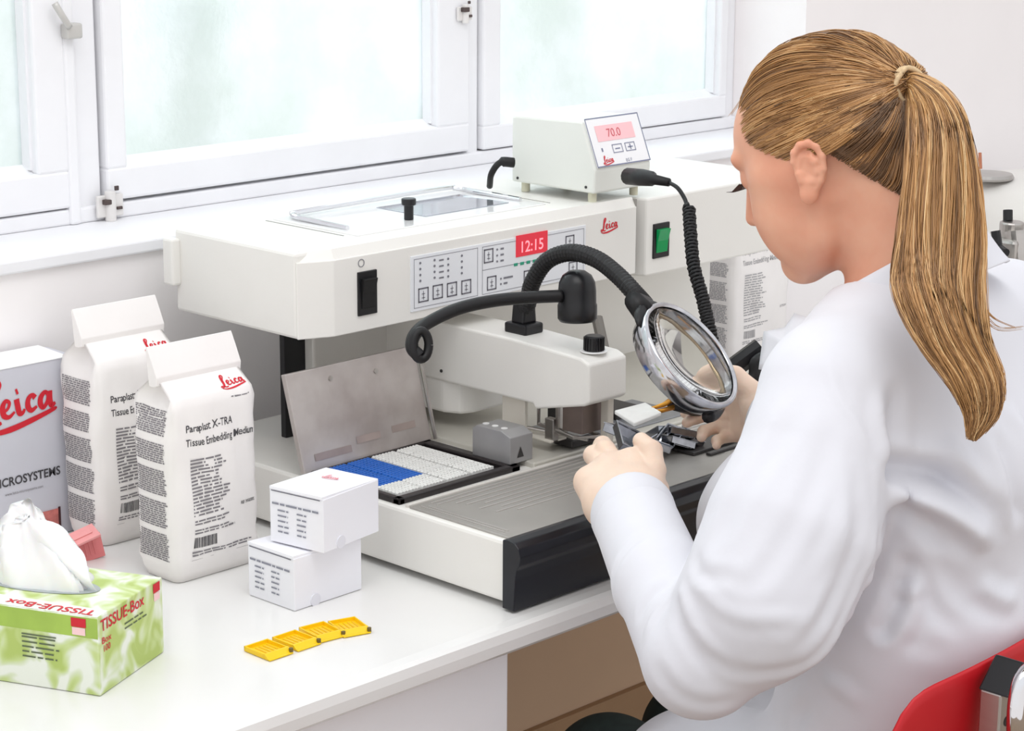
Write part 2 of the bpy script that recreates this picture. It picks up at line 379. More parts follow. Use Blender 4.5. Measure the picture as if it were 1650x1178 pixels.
# ------------------------------------------------------------------ the room
WY = 2.42       # plane of the window sashes
bm = BM(); box(bm, -.5, 6.5, 2.26, 2.56, -.75, .318)
box(bm, 3.05, 6.5, 2.26, 2.56, .318, 1.9); box(bm, -.5, .6, 2.26, 2.56, .318, 1.9)
box(bm, -.5, 6.5, 2.26, 2.56, 1.9, 2.3)
struct('wall_back', bm, WALL)
bm = BM(); box(bm, 6.5, 6.6, -1, 2.56, -.75, 2.3); struct('wall_right', bm, WALL)
bm = BM(); box(bm, -.5, 6.6, -1, 2.56, -.85, -.75); struct('floor', bm, FLOOR)
bm = BM(); box(bm, .6, 3.05, 2.25, 2.44, .318, .335, .003); struct('trim_2', bm, FRAME)
bm = BM(); box(bm, .9, 6.5, 2.246, 2.26, -.75, -.60, .003); struct('baseboard_back', bm, TAN)
# fixed window frame: bottom rail, mullions, side jamb
bm = BM()
box(bm, .6, 3.05, 2.405, 2.50, .335, .356, .003)
for xa, xb in ((1.655, 1.70), (2.388, 2.412), (3.018, 3.05)): box(bm, xa, xb, 2.412, 2.50, .335, 1.9, .003)
box(bm, 1.643, 1.66, 2.400, 2.43, .335, 1.9, .004)
struct('trim_1', bm, FRAME)
GLASS = bpy.data.materials.new('frosted_glass'); GLASS.use_nodes = True
_n = GLASS.node_tree; _b = _n.nodes['Principled BSDF']; _o = _n.nodes['Material Output']
_t = _n.nodes.new('ShaderNodeBsdfTranslucent'); _g = _n.nodes.new('ShaderNodeBsdfRefraction'); _g.inputs['Roughness'].default_value = .38; _g.inputs['IOR'].default_value = 1.12
_tc = _n.nodes.new('ShaderNodeTexCoord'); _nz = _n.nodes.new('ShaderNodeTexNoise'); _nz.inputs['Scale'].default_value = 70; _nz.inputs['Detail'].default_value = 5
_n.links.new(_tc.outputs['Object'], _nz.inputs[0]); _bp = _n.nodes.new('ShaderNodeBump'); _bp.inputs['Strength'].default_value = .5; _bp.inputs['Distance'].default_value = .004
_n.links.new(_nz.outputs[0], _bp.inputs['Height']); _n.links.new(_bp.outputs[0], _g.inputs['Normal'])
_t.inputs[0].default_value = (.84, .90, .91, 1); _g.inputs[0].default_value = (.86, .93, .93, 1)
_n2 = _n.nodes.new('ShaderNodeTexNoise'); _n2.inputs['Scale'].default_value = 5.5; _n2.inputs['Detail'].default_value = 6; _n2.inputs['Roughness'].default_value = .62; _n.links.new(_tc.outputs['Object'], _n2.inputs[0])
_r2 = _n.nodes.new('ShaderNodeValToRGB'); _r2.color_ramp.elements[0].position = .38; _r2.color_ramp.elements[0].color = (.83, .88, .865, 1); _r2.color_ramp.elements[1].position = .62; _r2.color_ramp.elements[1].color = (.92, .955, .965, 1)
_n.links.new(_n2.outputs[0], _r2.inputs[0]); _n.links.new(_r2.outputs[0], _t.inputs[0]); _n.links.new(_r2.outputs[0], _g.inputs[0])
_m = _n.nodes.new('ShaderNodeMixShader'); _m.inputs[0].default_value = .62; _n.links.new(_t.outputs[0], _m.inputs[1]); _n.links.new(_g.outputs[0], _m.inputs[2])
_n.nodes.remove(_b); _n.links.new(_m.outputs[0], _o.inputs[0]); MATS['frosted_glass'] = GLASS
def sash(i, x0, x1, gx0, gx1, z0, gz0, pulls=()):
    """casement sash x0..x1 with the glass at gx0..gx1 above gz0"""
    bm = BM(); zt = 1.85
    box(bm, x0, x1, WY - .018, WY + .03, z0, gz0 - .004, .004); box(bm, x0, x1, WY - .018, WY + .03, zt - .05, zt, .004)
    box(bm, x0, gx0 - .004, WY - .018, WY + .03, gz0 - .006, zt - .05, .004); box(bm, gx1 + .004, x1, WY - .018, WY + .03, gz0 - .006, zt - .05, .004)
    # glazing bead, sloping
    prism(bm, [(WY - .010, gz0 - .006), (WY + .012, gz0 - .006), (WY + .012, gz0 + .006)], 'x', gx0 - .004, gx1 + .004)
    box(bm, gx0 - .005, gx0, WY - .006, WY + .012, gz0, zt - .05); box(bm, gx1, gx1 + .005, WY - .006, WY + .012, gz0, zt - .05)
    o = struct('window_%d' % i, bm, FRAME)
    bm = BM(); box(bm, gx0 - .003, gx1 + .003, WY + .013, WY + .018, gz0 - .004, zt - .048); p = obj('pane', bm, GLASS, o)
    return o
w1 = sash(1, .95, 1.645, 1.03, 1.592, .358, .412)
w2 = sash(2, 1.705, 2.385, 1.742, 2.312, .360, .408)
w3 = sash(3, 2.415, 3.02, 2.458, 2.995, .358, .400)
# window fittings
bm = BM(); tube(bm, spline([(1.6244, 2.3900, 0.6273), (1.6315, 2.3850, 0.6115), (1.6421, 2.3850, 0.5959)], 4), .0045); box(bm, *(lambda c: (c[0] - .012, c[0] + .012, 2.385, 2.402, c[2] - .010, c[2] + .010))((1.6510, 2.3900, 0.5903)), .003)
obj('latch', bm, mat('latch_grey', (200, 198, 194), .4, .3, noise=.05), w1, True)
def hinge(parent, c, s=1.):
    bm = BM(); x, y, z = c
    cyl(bm, (x, y, z - .016 * s), (x, y, z + .016 * s), .006 * s, bev=.001)
    box(bm, x - .016 * s, x + .018 * s, y + .001, y + .006, z - .012 * s, z + .012 * s, .002)
    h_ = obj('hinge', bm, mat('hinge_white', (225, 222, 220), .4, .1, noise=.05), parent)
    bm = BM(); box(bm, x - .010 * s, x + .003, y - .007, y + .001, z + .003, z + .010, .001); box(bm, x + .008 * s, x + .015 * s, y - .002, y + .001, z - .006, z - .002, .0008); box(bm, x + .006 * s, x + .011 * s, y - .002, y + .001, z + .016 * s, z + .021 * s, .0008)
    obj('screw', bm, mat('hinge_dirt', (95, 82, 80), .6, .2, noise=.3), h_)
hinge(w2, (1.7021, 2.3950, 0.3549), 1.25)
hinge(w2, (2.3681, 2.3950, 0.5728), .9)
# shrubs outside, seen blurred through the frosted glass
LEAF = mat('foliage_green', (84, 128, 84), .7, noise=.5, nscale=7, col2=(120, 160, 130))
def shrub(label, c, r, seed):
    rng = random.Random(seed); t = thing('shrub', label, 'shrub', (c[0], c[1], -.75))
    bm = BM()
    for i in range(240):
        a, b, q = rng.uniform(0, 6.28), rng.uniform(-1, 1), rng.uniform(.55, 1.0) ** .5
        s_ = math.sqrt(1 - b * b); p = Vector((c[0] + r[0] * q * s_ * math.cos(a), c[1] + r[1] * q * s_ * math.sin(a), c[2] + r[2] * q * b))
        e = Vector((rng.gauss(0, 1), rng.gauss(0, 1), rng.gauss(0, 1))).normalized(); f = e.orthogonal().normalized(); L = rng.uniform(.04, .08)
        g = e.cross(f) * L * .15
        vs = [bm.verts.new(p + x) for x in (-e * L, -f * L * .4 + g, e * L, f * L * .4 + g)]; bm.faces.new(vs)
    me = bpy.data.meshes.new('foliage'); bm.to_mesh(me); bm.free()
    obj('foliage', me, LEAF, t)
    bm = BM(); tube(bm, spline([(c[0], c[1], -.75), (c[0] + .03, c[1], c[2] - r[2] * .3), (c[0], c[1], c[2] + r[2] * .5)], 6), [.03 - .02 * i / 12 for i in range(13)]); obj('stem', bm, mat('bark', (110, 90, 70), .9, noise=.3), t)
shrub('pale green shrub outside the middle window, blurred by the frosted glass', (2.75, 3.6, .85), (.38, .22, .42), 1)
shrub('pale green shrub outside the right window, blurred by the frosted glass', (3.75, 3.5, .95), (.30, .22, .48), 2)
shrub('pale green shrub outside the left window, blurred by the frosted glass', (1.95, 3.3, 1.0), (.20, .2, .45), 3)
# counter with rounded front edge
bm = BM(); prism(bm, [(1.568, -.004), (1.5655, -.014), (1.566, -.026), (1.571, -.031), (2.26, -.031), (2.26, 0), (1.586, 0), (1.574, -.0012)], 'x', .2, 6.5)
ct = obj('worktop', bm, COUNTER); tag(ct, 'long white laminate worktop with a rounded front edge under the window', 'worktop')
t = thing('base_cabinet', 'white base cabinet under the worktop at the lower left', 'cabinet', (1.1, 1.9, -.75))
bm = BM(); box(bm, .6, 1.656, 1.62, 2.245, -.66, -.033, .002); obj('body', bm, CAB, t)
bm = BM(); box(bm, .605, 1.652, 1.602, 1.619, -.65, -.040, .002); obj('door', bm, CAB, t)
bm = BM(); box(bm, .62, 1.64, 1.66, 2.24, -.75, -.66); obj('plinth', bm, mat('plinth_grey', (120, 118, 116), .6, noise=.05), t)
bm = BM(); box(bm, 1.657, 3.4, 2.19, 2.245, -.75, -.033, .001); tn = obj('recess_panel', bm, TAN); tag(tn, 'tan back panel of the open knee space under the worktop', 'panel')
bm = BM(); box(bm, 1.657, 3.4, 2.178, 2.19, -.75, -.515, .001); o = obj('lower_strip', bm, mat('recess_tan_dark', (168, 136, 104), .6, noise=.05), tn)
t = thing('base_cabinet', 'white base cabinet under the worktop at the far right, behind the seated person', 'cabinet', (4.4, 1.9, -.75))
bm = BM(); box(bm, 3.4, 5.6, 1.62, 2.245, -.66, -.033, .002); obj('body', bm, CAB, t)
bm = BM(); box(bm, 3.405, 5.595, 1.602, 1.619, -.65, -.040, .002); obj('door', bm, CAB, t)
bm = BM(); box(bm, 3.42, 5.58, 1.66, 2.24, -.75, -.66); obj('plinth', bm, MATS['plinth_grey'], t)

# ------------------------------------------------------------------ embedding station
ES = thing('embedding_station', 'large white tissue embedding machine with control panel, work plate, magnifier and black front armrest', 'laboratory machine', (2.05, 1.85, 0))
bm = BM(); prism(bm, [(1.606, .008), (2.205, .008), (2.205, .080), (1.606, .080)], 'x', 1.656, 2.50, .004)
base = obj('base_housing', bm, PLAS, ES)
bm = BM()
for x in (1.69, 2.46):
    for y in (1.64, 2.16): bm = BM(); cyl(bm, (x, y, .0), (x, y, .009), .014); obj('rubber_foot', bm, RUB, base)
bm = BM(); prism(bm, [(1.594, .003), (1.612, .003), (1.612, .083), (1.604, .0845), (1.594, .083), (1.587, .077), (1.584, .068), (1.586, .058), (1.590, .052), (1.592, .04)], 'x', 1.652, 2.50, .0012); arm_ = obj('armrest', bm, NAVY, ES)
# work plate with drain grooves
bm = BM(); box(bm, 1.664, 2.49, 1.613, 1.775, .079, .0825, .001)
wp = obj('work_plate', bm, PLATE, ES)
bm = BM()
for i, (x0, x1, y) in enumerate([(1.69, 2.48, 1.766), (1.69, 2.48, 1.757), (1.71, 2.48, 1.745), (1.715, 1.98, 1.733), (1.735, 1.97, 1.722), (1.715, 1.93, 1.711), (1.74, 1.90, 1.700), (1.72, 1.87, 1.689), (1.745, 1.86, 1.678)]):
    box(bm, x0, x1, y - .0012, y + .0012, .0822, .0834, .0004)
for x, y0, y1 in ((1.674, 1.63, 1.766), (1.68, 1.63, 1.76)): box(bm, x - .0008, x + .0008, y0, y1, .0822, .0832)
for i in range(8): box(bm, 2.10 + i * .0, 2.40 - .01 * i, 1.735 - i * .013, 1.7365 - i * .013, .0822, .0832)
obj('drain_rib', bm, mat('rib_light', (208, 204, 200), .35, .7, noise=.05), wp)
bm = BM(); box(bm, 1.664, 2.49, 1.777, 1.783, .079, .0838, .0015); obj('edge_strip', bm, mat('strip_light', (228, 224, 218), .3, .3, noise=.03), ES)
# rear raised deck and cold spot
bm = BM(); prism(bm, [(1.885, .079), (2.49, .079), (2.49, .087), (1.885, .087)], 'y', 1.785, 2.10, .002); deck = obj('rear_deck', bm, mat('deck_grey', (206, 203, 194), .35, .25, noise=.04), ES)
bm = BM(); box(bm, 1.985, 2.20, 1.80, 1.90, .0868, .0895, .001); obj('cold_spot', bm, mat('cold_spot_grey', (150, 152, 156), .35, .5, noise=.15, nscale=30), deck)
bm = BM(); box(bm, 2.06, 2.19, 1.675, 1.72, .083, .0875, .001); box(bm, 2.075, 2.15, 1.66, 1.668, .083, .0865, .001); obj('dark_plate', bm, DKMET, deck)
# paraffin tray
bm = BM()
tx0, tx1, ty0, ty1 = 1.664, 1.868, 1.792, 1.958
for a in ((tx0, tx1, ty0, ty0 + .012), (tx0, tx1, ty1 - .012, ty1), (tx0, tx0 + .010, ty0, ty1), (tx1 - .016, tx1, ty0, ty1)): box(bm, *a, .079, .0875, .002)
tr = obj('tray_frame', bm, mat('tray_black', (40, 35, 36), .3, noise=.1), ES)
bm = BM(); box(bm, tx0 + .008, tx1 - .012, ty0 + .008, ty1 - .01, .0802, .0815); obj('tray_floor', bm, mat('tray_floor_dark', (30, 28, 30), .3, noise=.1), tr)
# lid of the tray, standing open
bm = BM(); a, b, c_, d = (1.645, 1.972, .208), (1.858, 1.972, .209), (1.868, 1.950, .088), (1.655, 1.950, .086)
A, B, Cc, Dd = map(Vector, (a, b, c_, d)); nn = (B - A).cross(Dd - A).normalized(); nn = -nn if nn.y > 0 else nn
vs = [bm.verts.new(p) for p in (A, B, Cc, Dd)]; f0 = bm.faces.new(vs); r_ = bmesh.ops.extrude_face_region(bm, geom=[f0])
for v in [g for g in r_['geom'] if isinstance(g, bmesh.types.BMVert)]: v.co += -nn * .008
bmesh.ops.bevel(bm, geom=bm.edges[:], offset=.001, segments=2, profile=.5, affect='EDGES'); lid = obj('tray_lid', bm, LIDST, ES)
bm = BM(); XX = (B - A).normalized(); YY = (A - Dd).normalized()
for u, v in ((.068, .108), (.142, .104)):
    bm = BM(); cyl(bm, Dd + XX * u + YY * v - nn * .002, Dd + XX * u + YY * v + nn * .0018, .0032); obj('lid_rivet', bm, STEEL, lid)
bm = BM()
for u0, u1, v0 in ((.02, .08, .012), (.09, .13, .02), (.15, .19, .022)): quad(bm, Dd, XX, YY, u0, v0, u1, v0 + .009, off=.0006 if XX.cross(YY).dot(nn) > 0 else -.0006)
obj('wax_residue', bm, mat('wax_stain', (188, 172, 166), .5, .5, noise=.2), lid)
bm = BM(); tube(bm, [B + XX * .004 + nn * .003, Cc + XX * .004 + nn * .003], .0028, 10); obj('hinge_rod', bm, STEEL, lid)
# cassettes lying in rows in the tray: individual objects
def cassette_bm():
    bm = BM(); box(bm, -.019, .019, -.0024, .0024, 0, .007, .0006)
    for i in range(7): box(bm, -.017 + i * .0052, -.0142 + i * .0052, -.0029, .0029, .0062, .0078, .0003)
    return bm
cb = None; cwid = [1.6945, 1.7345, 1.776, 1.8175]
for ci, cx in enumerate(cwid):
    for r in range(22):
        y = 1.8095 + r * .0062
        blue = ci < 2 and r > (5 if ci == 0 else 5)
        key = 'blue' if blue else 'white'
        if cb is None: me0 = cassette_bm(); mb = bpy.data.meshes.new('cassette_blue'); me0.to_mesh(mb); me0.free(); mw = mb.copy(); mb.materials.append(BLUE); mw.materials.append(WHC); cb = True
        o = bpy.data.objects.new('tissue_cassette', mb if blue else mw); C.objects.link(o); o.location = (cx, y, .0816); o.rotation_euler = (random.uniform(-.06, .06), 0, random.uniform(-.03, .03))
        tag(o, 'small blue tissue cassette standing on edge in the black-framed tray' if blue else 'small white tissue cassette standing on edge in the black-framed tray', 'cassette', 'blue cassettes in the tray' if blue else 'white cassettes in the tray')
# columns behind, under the upper housing
bm = BM(); box(bm, 1.792, 2.60, 2.09, 2.135, .078, .254, .003); obj('back_column', bm, PLAS, ES)
bm = BM(); box(bm, 1.757, 1.792, 2.106, 2.116, .08, .254, .001); obj('column_strip', bm, BLK, ES)  # solid black strip along the left edge of the column
# upper housing
bm = BM(); box(bm, 1.656, 2.252, 1.962, 2.196, .251, .356, .004)
box(bm, 1.643, 1.658, 2.185, 2.205, .285, .345, .003)
up = obj('upper_housing', bm, PLAS, ES)
bm = BM(); prism(bm, [(1.657, 1.963), (1.657, 1.9605), (1.700, 1.943), (2.252, 1.943), (2.252, 1.963)], 'z', .251, .345, .0025)
t2 = bmesh.new()
pts0 = [(1.660, 1.965), (1.660, 1.962), (1.702, 1.9445), (2.252, 1.9445), (2.252, 1.965)]; pts1 = [(1.668, 1.97), (1.668, 1.968), (1.704, 1.952), (2.252, 1.952), (2.252, 1.97)]
v0 = [t2.verts.new((x, y, .3435)) for x, y in pts0]; v1 = [t2.verts.new((x, y, .357)) for x, y in pts1]
t2.faces.new(v0); t2.faces.new(v1)
for i in range(5): t2.faces.new((v0[i], v0[(i + 1) % 5], v1[(i + 1) % 5], v1[i]))
bmesh.ops.recalc_face_normals(t2, faces=t2.faces); merge(bm, t2)
fas = obj('front_fascia', bm, PLAS, ES)
bm = BM(); box(bm, 2.2515, 2.2545, 1.945, 2.19, .251, .3545); box(bm, 1.7745, 1.7762, 2.01, 2.16, .3558, .3566); box(bm, 2.1375, 2.139, 2.0, 2.15, .3558, .3566); obj('seam', bm, PLASD, up)
bm = BM(); prism(bm, [(2.2545, 1.985), (2.275, 1.944), (2.60, 1.944), (2.60, 2.196), (2.2545, 2.196)], 'z', .243, .353, .003); sh = obj('side_housing', bm, PLAS, ES)
# wax tank: basin, chrome rail, lid knob
bm = BM(); box(bm, 1.785, 2.125, 1.995, 2.158, .3555, .3580, .001); obj('tank_lid', bm, mat('tank_lid_white', (236, 236, 236), .15, coat=.4, noise=.01), up)
bm = BM(); box(bm, 1.935, 2.09, 2.03, 2.125, .3578, .3590, .0005); tl = obj('tank_window', bm, mat('tank_window_grey', (178, 182, 190), .08, .6, noise=.15, nscale=30), up)
bm = BM(); tube(bm, spline([(1.800, 2.03, .360), (1.800, 2.125, .362), (1.808, 2.142, .363), (1.83, 2.146, .364), (2.07, 2.146, .366), (2.098, 2.14, .364), (2.108, 2.12, .362), (2.112, 2.03, .360)], 8), .0035, 10); obj('chrome_rail', bm, CHROME, up)
kx, ky = 1.905, 2.03
bm = BM(); cyl(bm, (kx, ky, .358), (kx, ky, .378), .0062, bev=.001); cyl(bm, (kx, ky, .377), (kx, ky, .386), .0095, bev=.0015); obj('tank_knob', bm, BLK, up, False)
# control panel
PO = Vector((0, 1.9425, 0)); PX = NX; PZ = NZ
def P2(bm, x0, x1, z0, z1, off): quad(bm, PO, PX, PZ, x0, z0, x1, z1, off)
bm = BM(); box(bm, 1.825, 2.147, 1.9415, 1.9432, .262, .3325, .0004); cp = obj('control_panel', bm, PANEL, ES); PO = Vector((0, 1.9414, 0))
def btn(x, z, w_=.0105, h_=.0165, lab='button'):
    bm = BM(); outline(bm, PO, PX, PZ, x - w_, z - h_ / 1.15, x + w_, z + h_ / 1.15, .0016, .0006)
    quad(bm, PO, PX, PZ, x - w_ * .35, z - .004, x + w_ * .35, z - .0032, .0006); quad(bm, PO, PX, PZ, x - w_ * .35, z + .001, x + w_ * .3, z + .0018, .0006); quad(bm, PO, PX, PZ, x - .0004, z - .006, x + .0004, z + .005, .0006)
    return obj('button', bm, mat('button_outline', (96, 94, 104), .5, noise=.02), cp)
for px, pz in ((1.8459, 1.9414, 0.2815)[::2], (1.8707, 1.9414, 0.2818)[::2], (1.8957, 1.9414, 0.2813)[::2], (1.9211, 1.9414, 0.2809)[::2]): btn(px, pz, .0088, .0105)
for px, pz in ((1.9614, 1.9414, 0.3156)[::2], (1.9672, 1.9414, 0.2791)[::2], (2.0354, 1.9414, 0.2775)[::2], (2.1151, 1.9414, 0.3134)[::2], (2.1219, 1.9414, 0.2771)[::2]): btn(px, pz, .0085, .0105)
bm = BM()
outline(bm, PO, PX, PZ, 1.830, .266, 1.942, .3285, .0006, .0003); outline(bm, PO, PX, PZ, 1.950, .266, 2.143, .3285, .0006, .0003)
quad(bm, PO, PX, PZ, 1.95, .2975, 2.06, .2982, .0003)
for cx, cz in ((1.8408, 1.9414, 0.3225)[::2], (1.8654, 1.9414, 0.3230)[::2], (1.8892, 1.9414, 0.3214)[::2], (1.9133, 1.9414, 0.3221)[::2]):
    for k in range(4): cyl(bm, (cx, 1.9414, cz - k * .0075), (cx, 1.9408, cz - k * .0075), .0016, n=10)
cx, cz = (1.8773, 1.9414, 0.3214)[::2]
for k in range(4): quad(bm, PO, PX, PZ, cx - .004, cz - k * .0075 - .001, cx + .004, cz - k * .0075 + .001, .0004)
cx, cz = (1.9772, 1.9414, 0.3216)[::2]
for k in range(3): cyl(bm, (cx, 1.9414, cz - k * .0078), (cx, 1.9408, cz - k * .0078), .0014, n=10); quad(bm, PO, PX, PZ, cx + .006, cz - k * .0078 - .0012, cx + .012, cz - k * .0078 + .0012, .0004)
cx, cz = (1.9843, 1.9414, 0.2823)[::2]
for k in range(2): cyl(bm, (cx, 1.9414, cz - k * .007), (cx, 1.9408, cz - k * .007), .0014, n=10); quad(bm, PO, PX, PZ, cx + .005, cz - k * .007 - .0012, cx + (.022 if k == 0 else .012), cz - k * .007 + .0012, .0004)
obj('panel_print', bm, LINE, cp)
bm = BM(); x0, _, z0 = (2.0118, 1.9414, 0.3064); x1, _, z1 = (2.0715, 1.9414, 0.3240); z1 = z0 + .0285
box(bm, x0, x1, 1.9405, 1.9416, z0, z1, .0006); ds = obj('display', bm, DISP, cp)
bm = BM(); text_bm(bm, '12:15', .0150, (x0 + .0055, 1.9404, z0 + .0055), PX, PZ, bold=.01, xs=1.0); obj('display_digits', bm, SEG, ds)
bm = BM(); gx, _, gz = (2.0084, 1.9414, 0.2970)
for k in range(6): box(bm, gx + k * .0118, gx + k * .0118 + .007, 1.9408, 1.9416, gz - .002, gz + .002, .0004)
obj('green_leds', bm, GRNP, cp)
bm = BM(); leica(bm, (2.1809, 1.9428, 0.3157), NX, NZ, .032, .0004); obj('logo', bm, RED, fas)
def rocker(parent, x0, x1, z0, z1, y, frame, key):
    bm = BM(); box(bm, x0, x1, y - .003, y + .002, z0, z1, .001); f = obj('power_switch', bm, frame, parent)
    bm = BM(); xm = (x1 - x0) * .16; zc = (z0 + z1) / 2; hh = (z1 - z0) * .34
    prism(bm, [(y - .002, zc - hh), (y - .004, zc - hh), (y - .0055, zc), (y - .010, zc + hh), (y - .002, zc + hh)], 'x', x0 + xm, x1 - xm, .0006); obj('rocker', bm, key, f)
rocker(ES, 1.737, 1.768, .2705, .325, 1.9435, BLK, RUB)
rocker(sh, 2.288, 2.322, .2665, .3155, 1.9445, BLK, GREEN)
bm = BM(); lathe(bm, [(0.0042, 0), (.005, 0), (.005, .0004), (.0042, .0004), (.0042, 0)], (1.7436, 1.9425, 0.3357), (0, -1, 0)); obj('switch_mark', bm, LINE, fas)
# dispenser arm
bm = BM(); prism(bm, [(2.10, .227), (1.862, .227), (1.742, .222), (1.728, .216), (1.727, .167), (1.735, .162), (1.818, .143), (1.822, .149), (2.10, .149)], 'x', 1.920, 1.990, .0035, seg=3); ar = obj('dispenser_arm', bm, PLAS, ES)
bm = BM(); prism(bm, [(1.922, 2.10), (1.922, 1.985), (1.932, 1.962), (1.95, 1.955), (2.03, 1.955), (2.03, 2.10)], 'z', .106, .150, .004); obj('arm_block', bm, PLAS, ES)
bm = BM(); cyl(bm, (1.9195, 1.985, .163), (1.9185, 1.985, .163), .0022, n=12); obj('arm_screw', bm, DKMET, ar)
kc = Vector((1.9522, 1.7492, 0.2240))
bm = BM(); cyl(bm, kc, kc + Vector((0, 0, .0015)), .017, bev=.0005); obj('knob_ring', bm, mat('knob_ring_white', (240, 240, 240), .3, noise=.02), ar)
bm = BM(); cyl(bm, kc + Vector((0, 0, .001)), kc + Vector((0, 0, .020)), .0125, .0115, n=20, bev=.0015)
for i in range(20):
    a_ = i * math.pi / 10; box(bm, -.0007, .0007, .0115, .0132, .002, .018, M=Matrix.Translation(kc) @ Matrix.Rotation(a_, 4, 'Z'))
obj('dispenser_knob', bm, BLK, ar)
# nozzle, finger lever and posts under the arm nose
bm = BM(); cyl(bm, (1.955, 1.80, .118), (1.955, 1.80, .150), .011); cyl(bm, (1.955, 1.80, .108), (1.955, 1.80, .119), .004, .008); obj('nozzle', bm, STEEL, ar)
bm = BM(); x, y, z = (1.9500, 1.7735, 0.1279); box(bm, 1.94, 1.975, y - .018, y + .016, .118, .160, .001); obj('nozzle_block', bm, mat('nozzle_brown_metal', (126, 112, 106), .4, .5, noise=.2), ar)
bm = BM(); box(bm, 1.965, 1.975, 1.735, 1.748, .0885, .168, .001); obj('support_post', bm, mat('post_grey', (205, 200, 190), .4, .3, noise=.05), ar)
bm = BM(); box(bm, 1.930, 1.936, 1.845, 1.885, .100, .150, .001); box(bm, 1.93, 1.96, 1.80, 1.885, .1, .103, .001); obj('lever_plate', bm, mat('plate_cream', (226, 221, 210), .4, .1, noise=.03), ar)
bm = BM()
tube(bm, [(1.940, 1.83, .150), (1.940, 1.83, .118), (1.940, 1.77, .112), (1.965, 1.75, .112), (1.985, 1.80, .112)], .0028, 8); tube(bm, [(1.93, 1.87, .112), (1.955, 1.76, .108)], .0022, 8); box(bm, 1.935, 1.945, 1.80, 1.815, .10, .13, .001)
obj('finger_lever', bm, STEEL, ar)
bm = BM(); tube(bm, [(2.0834, 1.8623, 0.2277), (2.0680, 1.8335, 0.1852), (2.0673, 1.8293, 0.1712)], .0075, 10); obj('rear_post', bm, mat('rear_post_grey', (120, 116, 110), .5, .3, noise=.1), ES)
bm = BM(); box(bm, 2.03, 2.10, 1.86, 1.90, .0895, .115, .002); box(bm, 2.10, 2.16, 1.84, 1.90, .0895, .098, .002); obj('rear_block', bm, DKMET, deck)
# forceps holder block with three holes
bm = BM(); hx, hy, _ = (1.8570, 1.7993, 0.0870)
hb = [(0, 0), (0, .066), (.034, .066), (.034, 0)]
prism(bm, [(hy + .0, .0872), (hy + .0, .1215), (hy + .016, .1275), (hy + .058, .1275), (hy + .066, .122), (hy + .066, .0872)], 'x', hx, hx + .040, .001)
fh = obj('forceps_holder', bm, ALU, ES)
bm = BM()
for k in range(3): cyl(bm, (hx + .012, hy + .022 + k * .016, .1274), (hx + .012, hy + .022 + k * .016, .1281), .0042, n=14)
obj('socket', bm, mat('socket_white', (240, 240, 240), .3, .2, noise=.02), fh)
bm = BM(); v = [bm.verts.new(p) for p in ((hx + .012, hy - .0004, .094), (hx + .024, hy - .0004, .094), (hx + .018, hy - .0004, .108))]; bm.faces.new(v); obj('notch', bm, DKMET, fh)
# gooseneck magnifier
g0 = Vector((1.9586, 1.8750, 0.2290))
bm = BM(); box(bm, g0.x - .017, g0.x + .017, g0.y - .019, g0.y + .019, .226, .240, .003); prism(bm, [(g0.x - .013, .239), (g0.x + .013, .239), (g0.x + .010, .266), (g0.x - .010, .266)], 'y', g0.y - .011, g0.y + .011, .003)
mb_ = obj('magnifier_base', bm, BLK, ES)
goose = [tuple(g0 + Vector((0, 0, .034))), (1.9524, 1.8629, 0.2657), (1.9472, 1.8496, 0.2963), (1.9432, 1.8207, 0.3286), (1.9434, 1.7815, 0.3441), (1.9413, 1.7388, 0.3427), (1.9342, 1.6971, 0.3298), (1.9235, 1.6579, 0.3131), (1.9179, 1.6383, 0.3042)]
P = spline(goose, 16); bm = BM(); tube(bm, P, [.0100 + .0012 * (i % 2) for i in range(len(P))], 14); gn = obj('gooseneck', bm, RUB, mb_)
lc = Vector((1.9107, 1.5629, 0.2584)); ln = Vector((.18, -.694, .659)).normalized(); up_ = Vector((1.8863, 1.6065, 0.3103)) - lc; up_ = (up_ - ln * up_.dot(ln)).normalized(); LR = .0715
ml = Matrix((up_.cross(ln) * -1, up_, ln)).transposed().to_4x4(); ml.translation = lc
bm = BM(); lathe(bm, [(LR - .0045, .002), (LR - .002, .0045), (LR + .0005, .004), (LR + .002, .001), (LR + .0015, -.006), (LR - .003, -.023), (LR - .0045, -.0245), (LR - .006, -.0225), (LR - .004, -.006), (LR - .0052, -.001), (LR - .0045, .002)], (0, 0, 0), (0, 0, 1), 72)
bmesh.ops.transform(bm, matrix=ml, verts=bm.verts); rg = obj('magnifier_ring', bm, mat('polished_ring', (206, 206, 210), .12, 1., noise=.25, nscale=45), gn, True)
bm = BM(); lathe(bm, [(0, .0042), (LR * .5, .0036), (LR - .005, .0012), (LR - .005, -.0012), (LR * .5, -.0036), (0, -.0042)], (0, 0, -.001), (0, 0, 1), 48); bmesh.ops.transform(bm, matrix=ml, verts=bm.verts)
obj('lens', bm, mat('lens_glass', (252, 252, 250), .02, trans=1., ior=1.12, noise=.001), rg, True)
bm = BM(); e0 = lc + up_ * (LR + .001) - ln * .008; tube(bm, [Vector(goose[-2]), Vector(goose[-1]), e0 + up_ * .016, e0], [.010, .011, .012, .014], 14)
sd = up_.cross(ln); tube(bm, [lc + (up_ * math.cos(a) + sd * math.sin(a)) * (LR + .0035) - ln * .006 for a in [-.5 + i * .1 for i in range(11)]], [.002 + .0065 * math.sin(math.pi * i / 10) for i in range(11)], 10); obj('lens_bracket', bm, RUB, gn, True)
bm = BM(); bmid = -up_ * 1.0
tube(bm, [lc + (up_ * math.cos(a) + sd * math.sin(a)) * (LR - .001) - ln * .024 for a in [2.5 + i * .09 for i in range(12)]], .0075, 10); obj('ring_lamp_cover', bm, BLK, rg, True)
